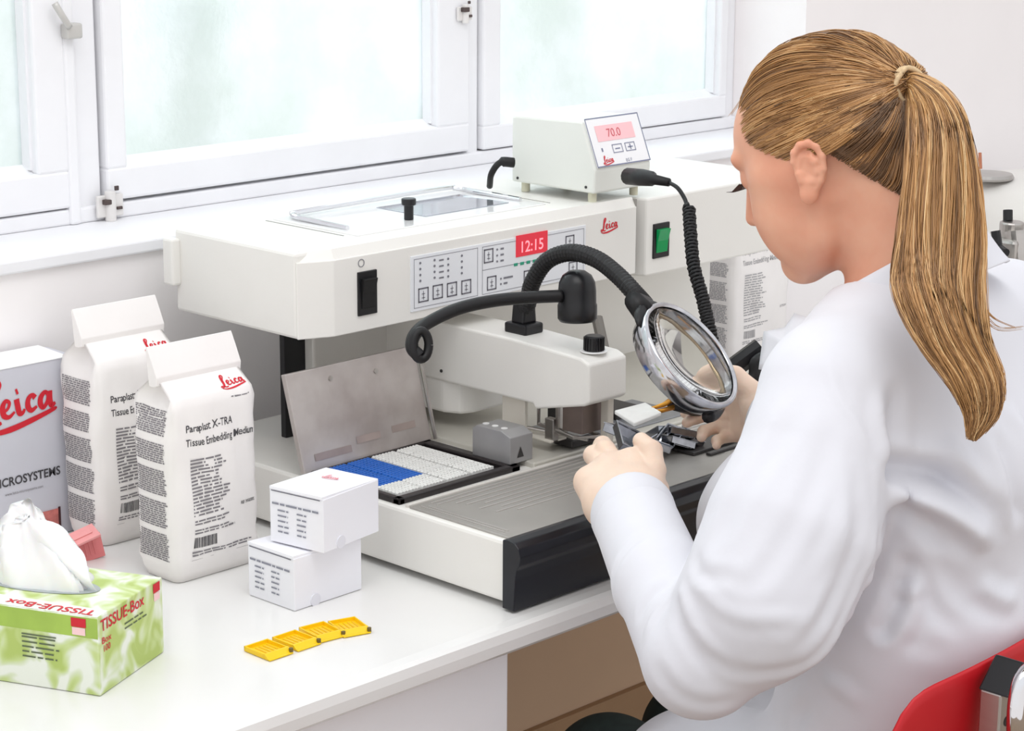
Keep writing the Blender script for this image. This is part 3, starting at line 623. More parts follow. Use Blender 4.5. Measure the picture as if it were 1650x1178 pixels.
bm = BM(); tube(bm, [lc + (up_ * math.cos(a) + sd * math.sin(a)) * (LR - .010) - ln * .020 for a in [i * 2 * math.pi / 60 for i in range(61)]], .0016, 8, False); obj('ring_tube', bm, mat('ring_tube_amber', (180, 160, 130), .2, .6, noise=.1), rg, True)
# spot lamp on its own bent neck
sl = [(1.7128, 1.8081, 0.2481), (1.7084, 1.8161, 0.2579), (1.7196, 1.8236, 0.2697), (1.7467, 1.8287, 0.2796), (1.7956, 1.8262, 0.2898), (1.8492, 1.8164, 0.2931), (1.8954, 1.7982, 0.2928), (1.9266, 1.7807, 0.2924)]
P = spline(sl, 10); bm = BM(); tube(bm, P, .0078, 12); ln_ = obj('lamp_neck', bm, RUB, ES, True)
bm = BM(); tc_ = Vector((1.7160, 1.8093, 0.2608))
tube(bm, [tc_ + (R_ * .55 * math.cos(a) + F_ * .3 * math.cos(a) + U_ * math.sin(a)) * .0165 for a in [i * math.pi / 12 for i in range(25)]], .0055, 10, False); obj('neck_curl', bm, RUB, ln_, True)
lp = Vector((1.9482, 1.7748, 0.2971)); dn = Vector((.02, .02, -1)).normalized()
bm = BM(); lathe(bm, [(0, .026), (.010, .0245), (.018, .019), (.0225, .010), (.0235, 0), (.0235, -.016), (.0245, -.018), (.0245, -.034), (.022, -.038), (.0, -.038)], lp, (0.02, .05, 1), 36); obj('lamp_head', bm, BLK, ln_, True)

# ------------------------------------------------------------------ temperature control box on top of the housing
CBx = thing('temperature_controller', 'small white control box with slanted display, on top of the machine', 'control box', (2.22, 2.03, .357))
bm = BM(); prism(bm, [(1.950, .370), (2.105, .370), (2.105, .462), (1.974, .4655), (1.9485, .402)], 'x', 2.172, 2.286, .003); cbd = obj('case', bm, mat('controller_case', (226, 228, 222), .4, noise=.01), CBx)
bm = BM()
for x in (2.185, 2.27):
    for y in (1.965, 2.09): bm = BM(); cyl(bm, (x, y, .3565), (x, y, .371), .006, n=14); obj('foot', bm, mat('foot_cream', (214, 212, 190), .5, noise=.02), CBx)
fp0 = Vector((2.174, 1.9478, .404)); fY = (Vector((2.174, 1.9735, .4655)) - fp0).normalized(); LF = (Vector((2.174, 1.9735, .4655)) - fp0).length
bm = BM(); vv = []
quad(bm, fp0, NX, fY, .002, .001, .1085, LF + .002, .0016); fr = bm.faces[:]; r_ = bmesh.ops.extrude_face_region(bm, geom=fr)
for v in [g for g in r_['geom'] if isinstance(g, bmesh.types.BMVert)]: v.co += Vector((0, .002, -.001))
fpan = obj('front_panel', bm, mat('controller_foil', (240, 240, 242), .35, noise=.01), CBx)
bm = BM(); quad(bm, fp0, NX, fY, .016, .036, .092, .058, .0022); dsp = obj('display', bm, mat('display_pink', (226, 180, 184), .3, noise=.05, emit=(220, 160, 165), es=.25), CBx)
bm = BM(); text_bm(bm, '70.0', .012, fp0 + NX * .036 + fY * .041, NX, fY, off=.0026); obj('display_digits', bm, mat('pink_digits', (205, 96, 106), .4, noise=.02), dsp)
bm = BM(); outline(bm, fp0, NX, fY, .040, .018, .060, .030, .001, .0022); outline(bm, fp0, NX, fY, .066, .018, .086, .030, .001, .0022)
outline(bm, fp0, NX, fY, .001, .001, .1095, LF + .003, .0016, .0018)
text_bm(bm, 'EG F', .0045, fp0 + NX * .060 + fY * .004, NX, fY, off=.0022); quad(bm, fp0, NX, fY, .045, .023, .055, .0245, .0022); quad(bm, fp0, NX, fY, .071, .023, .081, .0245, .0022); quad(bm, fp0, NX, fY, .0755, .020, .077, .028, .0022); quad(bm, fp0, NX, fY, .018, .022, .0205, .027, .0022)
obj('panel_print', bm, mat('controller_print', (118, 124, 150), .5, noise=.02), fpan)
bm = BM(); leica(bm, fp0 + NX * .016 + fY * .003, NX, fY, .020, .0022); obj('logo', bm, RED, fpan)
bm = BM()
for y, z in ((2.093, .376), (1.965, .378)): bm = BM(); cyl(bm, (2.1725, y, z), (2.171, y, z), .002, n=10); obj('screw', bm, DKMET, cbd)
bm = BM(); sphere(bm, (2.292, 2.03, .437), .023, sc=(.55, .8, 1)); obj('side_dial', bm, BLK, CBx, True)
bm = BM(); tube(bm, [(2.1950, 1.9103, 0.3966), (2.1849, 1.8775, 0.3997), (2.1824, 1.8581, 0.4005), (2.1796, 1.8536, 0.4005), (2.1823, 1.8281, 0.3991)], [.0115, .0115, .010, .007, .0055], 14); pl_ = obj('plug', bm, RUB, CBx, True)
bm = BM(); tube(bm, spline([(2.1823, 1.8281, 0.3991), (2.1775, 1.8092, 0.3944), (2.1738, 1.7941, 0.3828), (2.1669, 1.7829, 0.3728)], 8), .0028, 8); obj('cable', bm, RUB, pl_, True)
cl = spline([(2.1681, 1.7819, 0.3736), (2.1407, 1.7551, 0.3432), (2.1139, 1.7267, 0.3105), (2.0997, 1.6998, 0.2766), (2.0917, 1.6821, 0.2448), (2.0768, 1.6548, 0.2081), (2.0698, 1.6249, 0.1870)], 60)
bm = BM(); hp = []
for i, p in enumerate(cl):
    d = (cl[min(i + 1, len(cl) - 1)] - cl[max(i - 1, 0)]).normalized(); a = d.orthogonal().normalized(); b = d.cross(a); an = i * .95
    hp.append(p + (a * math.cos(an) + b * math.sin(an)) * .0068)
tube(bm, hp, .0026, 6); obj('coiled_cable', bm, RUB, CBx, True)
bm = BM(); tube(bm, spline([(2.1505, 2.0800, 0.4011), (2.1339, 2.0900, 0.4018), (2.1271, 2.1000, 0.3859), (2.1438, 2.1200, 0.3645)], 6), [.007] * 6 + [.0045] * 13, 10); obj('mains_cable', bm, RUB, CBx, True)

# ------------------------------------------------------------------ paraffin pouches
def pouch(label, ox, oy, W_, Dp, H, HT, rot=0., seed=1, flap=.034, ink=None):
    """paper pouch: front face at y=oy, left front corner at ox; shoulders at H, folded top at HT"""
    rng = random.Random(seed)
    t = thing('paraffin_pouch', label, 'pouch', (ox, oy, 0), 'paraffin pouches')
    bm = BM(); nx, ny, nz = 14, 8, 26; V = {}
    def P(u, v, z):   # u across 0..1, v depth 0..1
        r = .012; f = min(1, z / .02); x = (u - .5) * W_; y = (v - .5) * Dp
        # rounded corners
        hx, hy = W_ / 2 - r, Dp / 2 - r; cx = max(-hx, min(hx, x)); cy = max(-hy, min(hy, y)); dx, dy = x - cx, y - cy; L = math.hypot(dx, dy)
        if L > r: dx, dy = dx * r / L, dy * r / L
        x, y = cx + dx, cy + dy
        if z > H:
            k = (z - H) / (HT - H); kk = min(1, k * 1.0); y = y * (1 - kk) + kk * (.0 * Dp) + (0.002 if y > 0 else -.002) * kk; x *= 1 - .03 * kk
        sh = (1 - f) * .006; x -= math.copysign(sh, x) * (abs(x) / (W_ / 2)); y -= math.copysign(sh, y) * (abs(y) / (Dp / 2))
        bul = .005 * math.sin(math.pi * min(1, z / H)) ; nzz = .0014 * math.sin(z * 61 + u * 9 + seed) + .001 * math.sin(u * 23 + z * 37)
        if z < H and z > .01:
            if abs(y) > Dp / 2 - .004: y += math.copysign(bul * math.sin(math.pi * u) + nzz, y)
            if abs(x) > W_ / 2 - .004: x += math.copysign(nzz - .0035 * math.sin(math.pi * v) * math.sin(math.pi * z / H), x)
        return Vector((x + W_ / 2, y + Dp / 2, z))
    ring = [(i / nx, 0) for i in range(nx)] + [(1, j / ny) for j in range(ny)] + [(1 - i / nx, 1) for i in range(nx)] + [(0, 1 - j / ny) for j in range(ny)]
    zs = [0.001 + H * (i / (nz - 7)) for i in range(nz - 6)] + [H + (HT - H) * q for q in (.2, .4, .6, .8, .92, 1)]
    R = []
    for z in zs: R.append([bm.verts.new(P(u, v, z)) for u, v in ring])
    for a, b in zip(R, R[1:]):
        for i in range(len(ring)): j = (i + 1) % len(ring); bm.faces.new((a[i], a[j], b[j], b[i]))
    bm.faces.new(R[0][::-1]); bm.faces.new(R[-1])
    # side gusset folded inwards near the top
    for k, z in enumerate(zs):
        if z > H * .86:
            g = min(1, (z - H * .86) / (HT - H * .86))
            for i, (u, v) in enumerate(ring):
                if 0 < v < 1 and u in (0, 1): R[k][i].co.x += (1 if u == 0 else -1) * .026 * g * math.sin(math.pi * v) 
    M = Matrix.Translation((ox, oy, 0)) @ Matrix.Rotation(rot, 4, 'Z')
    bmesh.ops.transform(bm, matrix=M, verts=bm.verts); pb = obj('body', bm, PAPER, t, True)
    def wrap(o):
        md = o.modifiers.new('wrap', 'SHRINKWRAP'); md.target = pb; md.wrap_method = 'NEAREST_SURFACEPOINT'; md.wrap_mode = 'ABOVE_SURFACE'; md.offset = .0005; return o
    # folded strip along the top
    bm = BM(); yb = Dp / 2
    prism(bm, [(yb - .004, HT - .012), (yb - .010, HT - .010), (yb - .011, HT + .0), (yb - .002, HT + flap * .55), (yb + .006, HT + flap), (yb + .009, HT + flap - .002), (yb + .006, HT + .002), (yb + .004, HT - .012)], 'x', .001, W_ - .001, .001)
    bmesh.ops.transform(bm, matrix=M, verts=bm.verts); obj('folded_top', bm, PAPER, t, False)
    # printing on front (y = 0 face) and on the left side (x = 0 face)
    X3 = (M.to_3x3() @ NX); Y3 = (M.to_3x3() @ NY)
    o = M @ Vector((0, -.0068, 0)); b1 = BM()
    tt = dict(xdir=X3, ydir=NZ, off=0)
    text_bm(b1, 'Paraplast X-TRA', .0090, o + X3 * .018 + NZ * .180, bold=.010, xs=.80, **tt)
    text_bm(b1, 'Tissue Embedding Medium', .0090, o + X3 * .018 + NZ * .163, bold=.010, xs=.74, **tt)
    fine_print(b1, o, X3, NZ, .024, .149, .075, .153, .0042, .05, off=0, rng=rng)
    text_bm(b1, 'REF 39503002', .0042, o + X3 * (W_ - .031) + NZ * .080, bold=.01, xs=.7, **tt)
    xx = .026
    while xx < .055: wb = rng.choice((.0006, .0011, .0016)); quad(b1, o, X3, NZ, xx, .040, xx + wb, .053, 0); xx += wb + rng.choice((.0006, .0009))
    wrap(obj('printed_text', b1, ink or INK, t))
    b2 = BM()
    fine_print(b2, o, X3, NZ, .024, .078, .080, .149, .0041, .35, off=0, rng=rng); fine_print(b2, o, X3, NZ, .025, .067, .085, .076, .0036, .3, off=0, rng=rng)
    fine_print(b2, o, X3, NZ, .025, .056, .095, .0645, .0034, .3, off=0, rng=rng); fine_print(b2, o, X3, NZ, .024, .028, W_ - .012, .0375, .0032, .1, off=0, rng=rng)
    quad(b2, o, X3, NZ, .022, .0265, W_ - .006, .0268, 0)
    ol = M @ Vector((-.0022, Dp, 0)); Xl = -Y3
    for za, zb in ((.176, .208), (.143, .168), (.105, .137), (.066, .099), (.026, .061)): fine_print(b2, ol, Xl, NZ, .006, za, Dp - .010, min(zb, H - .004), .0026, .08, off=0, rng=rng, fill=.8)
    wrap(obj('small_print', b2, ink or INKG, t))
    # logo on the sloping shoulder
    slope = Vector((0, Dp / 2 - .004, HT - H)).normalized(); sY = M.to_3x3() @ slope
    b3 = BM(); leica(b3, (M @ Vector((W_ - .044, .002, H + .002))) - (X3.cross(sY)) * 0, X3, sY, .034, .0012); wrap(obj('logo', b3, RED, t))
    b4 = BM(); fine_print(b4, M @ Vector((W_ - .038, -.006, H - .006)), X3, NZ, 0, 0, .028, .003, .0026, .02, off=.001, rng=rng); wrap(obj('logo_subline', b4, INKG, t))
    return t
pouch('white printed paraffin pouch nearest the camera, standing in front of the other pouch', 1.443, 1.930, .124, .074, .217, .242, 0, 1)
pouch('white printed paraffin pouch standing behind the front pouch, beside the grey card box', 1.462, 2.100, .124, .076, .228, .256, 0, 2)
pouch('blurred white paraffin pouch far behind, below the right end of the machine housing', 2.735, 2.15, .150, .09, .225, .25, 0, 3, ink=mat('faded_print', (172, 170, 172), .7, noise=.02))

# ------------------------------------------------------------------ grey card box with the red script logo
t = thing('promotional_box', 'tall pale grey cardboard box with large red script logo at the left edge', 'box', (1.40, 2.18, 0))
bx0, bx1, by0, by1, bh = 1.275, 1.494, 2.185, 2.248, .2215
bm = BM(); box(bm, bx0, bx1, by0, by1, 0.0005, bh, .0008); obj('body', bm, CARDB, t)
bm = BM(); prism(bm, [(by0 - .001, bh + .0002), (by0 - .001, bh + .0012), (by1, bh + .004), (by1, bh + .0002)], 'x', bx0, bx1 - .012); box(bm, bx1 - .014, bx1 + .001, by0 - .0012, by0 + .002, bh - .0006, bh + .0004); obj('lid_flap', bm, mat('flap_white', (246, 246, 246), .6, noise=.01), t)
bm = BM(); leica(bm, (1.3606, 2.1845, 0.1430), NX, NZ, .101, .0004); obj('logo', bm, RED, t)
bm = BM(); s0 = Vector((1.3653, 2.1845, 0.0775)); text_bm(bm, 'MICROSYSTEMS', .0108, s0, NX, NZ, bold=.02, xs=.93, off=.0004)
obj('logo_subline', bm, INK, t)
bm = BM(); s0 = Vector((1.3836, 2.1845, 0.0657)); text_bm(bm, 'www.leica-microsystems.com', .0036, s0, NX, NZ, xs=.9, off=.0004); obj('web_address', bm, INKG, t)
bm = BM(); c0 = Vector((1.4460, 2.1840, 0.0164)); box(bm, c0.x - .016, c0.x + .014, 2.1838, 2.1846, c0.z - .020, c0.z + .018); pc = obj('printed_picture', bm, mat('picture_pink', (214, 126, 120), .6, noise=.3, nscale=90), t)
bm = BM(); box(bm, c0.x + .0115, c0.x + .0145, 2.1832, 2.184, c0.z - .022, c0.z + .020); box(bm, c0.x - .024, c0.x - .010, 2.1832, 2.184, c0.z + .004, c0.z + .010, M=None); cyl(bm, (c0.x - .024, 2.1838, c0.z + .010), (c0.x - .024, 2.1830, c0.z + .010), .007, n=16); box(bm, c0.x + .004, c0.x + .010, 2.1832, 2.184, c0.z - .030, c0.z - .018); obj('picture_outline', bm, mat('picture_dark', (70, 34, 38), .6, noise=.1), pc)

# ------------------------------------------------------------------ pink cassette standing open behind the tissues
t = thing('pink_cassette', 'translucent pink plastic tissue cassette standing open between the tissue box and the pouches', 'cassette', (1.4176, 2.0823, 0.0000))
def slab(bm, c, ex, ey, ez, hx, hy, hz, bev=.0008):
    ex, ey = Vector(ex).normalized(), Vector(ey); ey = (ey - ex * ey.dot(ex)).normalized(); ez_ = ex.cross(ey)
    M = Matrix((ex, ey, ez_)).transposed().to_4x4(); M.translation = Vector(c); box(bm, -hx, hx, -hy, hy, -hz, hz, bev, M=M); return M
cc = Vector((1.4263, 2.0832, 0.0000))
bm = BM(); M = slab(bm, cc + Vector((0, 0, .0135)), (1, -.25, .16), (0.05, .15, 1), 0, .021, .0150, .002)
for i in range(5): box(bm, -.013 + i * .0055, -.011 + i * .0055, -.009, .009, .0019, .0028, M=M)
obj('base', bm, PINK, t)
bm = BM(); M = slab(bm, cc + Vector((-.010, -.008, .0335)), (1, -.25, .3), (-.1, 1, .25), 0, .019, .012, .0018); box(bm, -.012, .012, -.004, .003, .0018, .0034, .0005, M=M); obj('lid', bm, mat('pink_light', (238, 158, 158), .3, noise=.03), t)

# ------------------------------------------------------------------ tissue box
tz = .0835
q0 = Vector((1.1892, 1.7224, -0.0000)); qr = Vector((1.3034, 1.7737, 0.0000)); ql = Vector((1.1365, 1.8215, 0.0000))
ex = (qr - q0).normalized(); ey = Vector((-ex.y, ex.x, 0)); W1 = .132; L1 = .235
t = thing('tissue_box', 'green and white tissue box with red lettering at the lower left edge', 'tissue box', tuple(q0))
M = Matrix((ex, ey, NZ)).transposed().to_4x4(); M.translation = q0
GBX = bpy.data.materials.new('tissue_box_print'); GBX.use_nodes = True; n = GBX.node_tree; b = n.nodes['Principled BSDF']; b.inputs['Roughness'].default_value = .4
tc = n.nodes.new('ShaderNodeTexCoord'); n1 = n.nodes.new('ShaderNodeTexNoise'); n1.inputs['Scale'].default_value = 26; n1.inputs['Detail'].default_value = 1.5; n1.inputs['Distortion'].default_value = 1.2
rp = n.nodes.new('ShaderNodeValToRGB'); n.links.new(tc.outputs['Object'], n1.inputs[0]); n.links.new(n1.outputs[0], rp.inputs[0]); e = rp.color_ramp.elements
e[0].position = .36; e[0].color = (*lin((176, 196, 104)), 1); e[1].position = .62; e[1].color = (*lin((234, 238, 226)), 1); x = e.new(.47); x.color = (*lin((198, 214, 146)), 1); x = e.new(.55); x.color = (*lin((214, 224, 190)), 1)
n.links.new(rp.outputs[0], b.inputs['Base Color']); MATS['tissue_box_print'] = GBX
bm = BM(); box(bm, 0, W1, 0, L1, .0005, tz, .0012)
bmesh.ops.transform(bm, matrix=M, verts=bm.verts); bd = obj('carton', bm, GBX, t)
bm = BM(); v = [bm.verts.new(M @ Vector(p)) for p in ((-.0002, .0, tz - .0225), (-.0002, L1, tz - .0225), (-.0002, L1, tz - .001), (-.0002, .0, tz - .001))]; bm.faces.new(v); obj('green_band', bm, mat('green_band', (166, 196, 84), .4, noise=.12, nscale=30), bd)
bm = BM(); v = [bm.verts.new(M @ Vector(p)) for p in ((.001, .001, tz + .0003), (.001, L1, tz + .0003), (.030, L1, tz + .0003), (.022, .001, tz + .0003))]; bm.faces.new(v)
obj('white_band', bm, mat('white_band', (242, 246, 238), .4, noise=.02), bd)
bm = BM()
text_bm(bm, 'TISSUE-Box', .0125, M @ Vector((.004, .010, tz + .0004)), -ey * -1, ex * 1, bold=.012, xs=.95, off=.0002) if False else None
text_bm(bm, 'TISSUE-Box', .0135, M @ Vector((.0165, .008, tz + .0007)), ey, -ex, bold=.014, xs=1.12, off=.0002, shear=-.0)
text_bm(bm, 'TISSUE-Box', .0125, M @ Vector((.005, -.0004, tz - .0165)), ex, NZ, bold=.014, xs=1.02, off=.0002)
text_bm(bm, 'Box', .007, M @ Vector((.006, -.0004, tz - .030)), ex, NZ, bold=.01, xs=1.2, off=.0002); text_bm(bm, '100', .007, M @ Vector((.008, -.0004, tz - .039)), ex, NZ, bold=.01, off=.0002)
Ml = M; o_ = M @ Vector((-.0005, 0, 0))
quad(bm, o_, -ey, NZ, -.030, tz - .012, -.013, tz - .0025, .0002)
quad(bm, M @ Vector((0, -.0003, 0)), ex, NZ, .112, tz - .012, .126, tz - .002, .0002)
obj('red_lettering', bm, RED, bd)
bm = BM(); quad(bm, o_, -ey, NZ, -.029, tz - .0205, -.014, tz - .0125, .0002); quad(bm, M @ Vector((0, -.0003, 0)), ex, NZ, .113, tz - .021, .125, tz - .0125, .0002); obj('logo_lower_field', bm, mat('logo_pink', (246, 206, 206), .5, noise=.02), bd)
bm = BM(); rg2 = random.Random(5); fine_print(bm, o_, -ey, NZ, -.088, tz - .054, -.045, tz - .026, .0052, .12, off=.0002, rng=rg2, fill=.4); quad(bm, o_, -ey, NZ, -.088, tz - .028, -.048, tz - .0265, .0003); fine_print(bm, M @ Vector((0, -.0003, 0)), ex, NZ, .052, tz - .034, .098, tz - .020, .005, .2, off=.0002, rng=rg2, fill=.4)
obj('small_print', bm, mat('tissue_print_grey', (92, 104, 78), .6, noise=.02), bd)
bm = BM(); cx, cy = W1 / 2 + .004, L1 * .47
vs = [bm.verts.new(M @ Vector((cx + .026 * math.cos(a) * (1 if True else 1), cy + .072 * math.sin(a), tz + .0006))) for a in [i * 2 * math.pi / 32 for i in range(32)]]; bm.faces.new(vs); obj('slot', bm, mat('slot_film', (168, 176, 176), .3, noise=.1), bd)
# tissue drawn up out of the slot: crumpled folded sheet
bm = BM(); NU, NV = 44, 26; G = []
TB = M @ Vector((cx, cy, tz)); rng = random.Random(3)
for j in range(NV + 1):
    v = j / NV; row = []
    for i in range(NU):
        a = i / NU * 2 * math.pi
        rx = (.021 * (1 - v) + .012 * v); ry = (.058 * (1 - v ** 1.3) + .020 * v)
        fold = 1 + .30 * math.sin(a * 5 + v * 3.0) * (.3 + v) + .16 * math.sin(a * 11 + v * 7 + 1) * (.2 + v) + .06 * math.sin(a * 23 + v * 13)
        x = rx * math.cos(a) * fold; y = ry * math.sin(a) * fold * (1 - .1 * v); z = v ** .85 * (.080 + .012 * math.sin(a * 2 + .7) - .026 * (1 - math.cos(a - 1.4)) * .5)
        x += .010 * v * v; y += .012 * v * v
        if v > .93: x *= .55; y *= .6
        row.append(bm.verts.new(TB + ex * x + ey * y + NZ * (z + .0004)))
    G.append(row)
for a, b in zip(G, G[1:]):
    for i in range(NU): bm.faces.new((a[i], a[(i + 1) % NU], b[(i + 1) % NU], b[i]))
bm.faces.new(G[-1])
o = obj('tissue', bm, TIS, None, True); tag(o, 'crumpled white paper tissue pulled up out of the green tissue box', 'tissue')
bm = BM(); G = []
for j in range(15):
    v = j / 14; row = []
    for i in range(10):
        u = i / 9; p = TB + ey * (-.006 - .034 * u - .022 * (1 - v) * (.4 + u)) + ex * (-.006 + .016 * (u - .4) + .008 * math.sin(v * 5 + u * 4)) + NZ * (.0015 + (.074 - .030 * u * u) * v ** .9)
        row.append(bm.verts.new(p))
    G.append(row)
for a, b in zip(G, G[1:]):
    for i in range(9): bm.faces.new((a[i], a[i + 1], b[i + 1], b[i]))
obj('sheet_corner', bm, TIS, o, True)

# ------------------------------------------------------------------ two small white cartons
def carton(label, c, rot, W_, L_, H_, z0, grp='small white cartons'):
    M = Matrix.Translation((c[0], c[1], z0)) @ Matrix.Rotation(rot, 4, 'Z'); R3 = M.to_3x3(); X3, Y3 = R3 @ NX, R3 @ NY
    t = thing('small_carton', label, 'box', (c[0], c[1], z0), grp)
    bm = BM(); box(bm, 0, W_, 0, L_, .0006, H_ - .001, .0008); bmesh.ops.transform(bm, matrix=M, verts=bm.verts); bd = obj('body', bm, CARD, t)
    bm = BM(); prism(bm, [(-.0006, H_ - .0012), (W_ + .0004, H_ - .0022), (W_ + .0004, H_ - .0004), (-.0006, H_ + .0022)], 'y', 0.001, L_ - .0005); bmesh.ops.transform(bm, matrix=M, verts=bm.verts); obj('lid_flap', bm, mat('carton_flap', (242, 242, 248), .55, noise=.01), t)
    # shade of the flap slit painted as a grey strip, and thumb notches
    bm = BM(); quad(bm, M @ Vector((0, L_, 0)), -Y3, NZ, .003, H_ - .003, L_ - .004, H_ - .0018, .0008); obj('slit_shade', bm, mat('slit_grey', (112, 112, 122), .8, noise=.02), bd)
    bm = BM(); cyl(bm, M @ Vector((W_ * .30, 0.0002, .0065)), M @ Vector((W_ * .30, -.0012, .0065)), .0075, n=20); obj('closing_tab', bm, mat('tab_white', (226, 226, 234), .5, noise=.02), bd)
    b = BM(); o = M @ Vector((-.0004, L_, 0)); rg = random.Random(9)
    fine_print(b, o, -Y3, NZ, .004, H_ * .68, L_ - .006, H_ * .78, .0042, .02, off=.0005, rng=rg, fill=.7)
    for k in range(5):
        z = H_ * .60 - k * .0062
        fine_print(b, o, -Y3, NZ, .012, z, .028, z + .0040, .0038, .1, off=.0005, rng=rg, fill=.6); fine_print(b, o, -Y3, NZ, .040, z, .054, z + .0040, .0038, .1, off=.0005, rng=rg, fill=.6)
    obj('printed_text', b, mat('carton_print', (138, 140, 152), .7, noise=.02), bd)
    return t, M
a0 = Vector((1.4859, 1.7721, 0.0000))
carton('lower of the two small white cartons stacked beside the machine', (a0.x, a0.y), .02, .102, .078, .0625, 0)
q1 = Vector((1.5136, 1.7532, 0.0655))
t2_, M2 = carton('upper small white carton, turned, stacked on the lower white carton', (q1.x, q1.y), .16, .098, .078, .0635, .0655)
bm = BM(); Xa, Ya = (M2.to_3x3() @ NX), (M2.to_3x3() @ NY); leica(bm, M2 @ Vector((.060, .052, .0645)), -Ya, Xa, .020, .0008); obj('logo', bm, mat('faded_red', (226, 120, 130), .6, noise=.02), t2_)

# ------------------------------------------------------------------ four yellow cassettes in a curved row
ypos = [(424, 1056), (473, 1038), (519, 1022), (564, 1014)]
yl = ['leftmost of the four joined yellow cassettes lying on the worktop', 'second yellow cassette from the left in the row lying on the worktop', 'third yellow cassette from the left in the row lying on the worktop', 'rightmost of the four yellow cassettes lying on the worktop']
yc = [Vector(p) for p in ((1.3857, 1.6965, 0.0000), (1.4242, 1.6964, 0.0000), (1.4605, 1.6968, 0.0000), (1.4914, 1.6872, 0.0000))]
def yellow(i):
    p = yc[i]; d = (yc[min(i + 1, 3)] - yc[max(i - 1, 0)]).normalized(); 
    t = thing('yellow_cassette', yl[i], 'cassette', tuple(p), 'yellow cassettes on the worktop')
    ey = Vector((-d.y, d.x, 0)); M = Matrix((d, ey, NZ)).transposed().to_4x4(); M.translation = p
    bm = BM(); hw, hl = .0162, .0215
    box(bm, -hw, hw, -hl, hl, .0005, .0022, .0006)
    for a in ((-hw, hw, hl - .0018, hl), (-hw, hw, -hl + .009, -hl + .0105), (-hw, -hw + .0016, -hl + .009, hl), (hw - .0016, hw, -hl + .009, hl)): box(bm, *a, .001, .0062, .0005)
    prism(bm, [(-hl + .001, .001), (-hl + .010, .001), (-hl + .010, .0065), (-hl + .008, .0065)], 'x', -hw, hw, .0004)
    bmesh.ops.transform(bm, matrix=M, verts=bm.verts); obj('base', bm, YEL, t)
    bm = BM()
    for k in range(5): box(bm, -.0115 + k * .0052, -.0095 + k * .0052, -.008, .016, .0021, .0030, .0003)
    bmesh.ops.transform(bm, matrix=M, verts=bm.verts); obj('grid', bm, mat('yellow_deep', (232, 184, 16), .35, noise=.03), t)
    bm = BM(); cyl(bm, M @ Vector((hw - .001, -hl + .003, .0015)), M @ Vector((hw - .001, -hl + .003, .0062)), .0024, n=12); obj('hinge_pin', bm, mat('pin_dark', (110, 92, 40), .5, noise=.1), t)
for i in range(4): yellow(i)

# ------------------------------------------------------------------ metal base moulds on the plate
MOLD = mat('mould_steel', (170, 172, 178), .16, 1., noise=.3, nscale=60)
def mould_bm(s=1.):
    bm = BM()
    for a in ((-.018, .018, -.0125, -.0115), (-.018, .018, .0115, .0125), (-.018, -.017, -.0125, .0125), (.017, .018, -.0125, .0125)): box(bm, *a, .001, .009, .0003)
    box(bm, -.012, .012, -.009, .009, 0, .001, .0003)
    for a in ((-.0185, .0185, -.0135, -.012), (-.0185, .0185, .012, .0135), (-.019, -.0175, -.0135, .0135), (.0175, .019, -.0135, .0135)): box(bm, *a, .0085, .0095, .0003)
    for k in (-1, 1): prism(bm, [(k * .012, 0), (k * .0175, .008), (k * .018, .008), (k * .0125, 0)], 'y', -.0118, .0118)
    bmesh.ops.transform(bm, matrix=Matrix.Scale(s, 4), verts=bm.verts); return bm
mm = bpy.data.meshes.new('mould'); _b = mould_bm(); bmesh.ops.recalc_face_normals(_b, faces=_b.faces); _b.to_mesh(mm); _b.free(); mm.materials.append(MOLD)
ml_ = [((1068, 728), 0, .5, (.3, .1), 'steel base mould lying nearest the thumb, front left of the pile'), ((1090, 722), 0, -.4, (-.25, .35), 'steel base mould tipped up at the front of the pile on the plate'),
       ((1112, 716), 0, .9, (.5, 0), 'steel base mould at the right end of the pile on the plate'), ((1078, 712), .006, .2, (.2, -.4), 'steel base mould resting on the middle of the pile'), ((1098, 708), .009, -.8, (-.4, .2), 'steel base mould on top of the pile, right of the middle'), ((1062, 706), .003, 1.2, (.1, .5), 'steel base mould at the back left of the pile')]
for (px, dz, rz, tl_, lb), pos in zip(ml_, ((2.0370, 1.7063, 0.0870), (2.0591, 1.7004, 0.0870), (2.0925, 1.7078, 0.0870), (2.0581, 1.7120, 0.0930), (2.0700, 1.7016, 0.0960), (2.0717, 1.7379, 0.0900))):
    o = bpy.data.objects.new('base_mould', mm); C.objects.link(o); o.location = Vector(pos) + Vector((0, 0, .004)); o.rotation_euler = (tl_[0], tl_[1], rz); tag(o, lb, 'mould', 'steel base moulds piled on the plate')
# mould tray in front of the hand
t = thing('mould_block', 'dark grey metal block lying on the plate left of the gloved fingers', 'metal block', (1.9834, 1.7980, 0.0840))
p = Vector((1.9834, 1.7980, 0.0840)); bm = BM(); box(bm, p.x - .024, p.x + .03, p.y - .008, p.y + .030, .0895, .1000, .002); b_ = obj('block', bm, DKMET, t)
bm = BM(); box(bm, p.x - .018, p.x + .026, p.y - .002, p.y + .026, .0998, .1018, .001); obj('top_face', bm, ALU, b_)

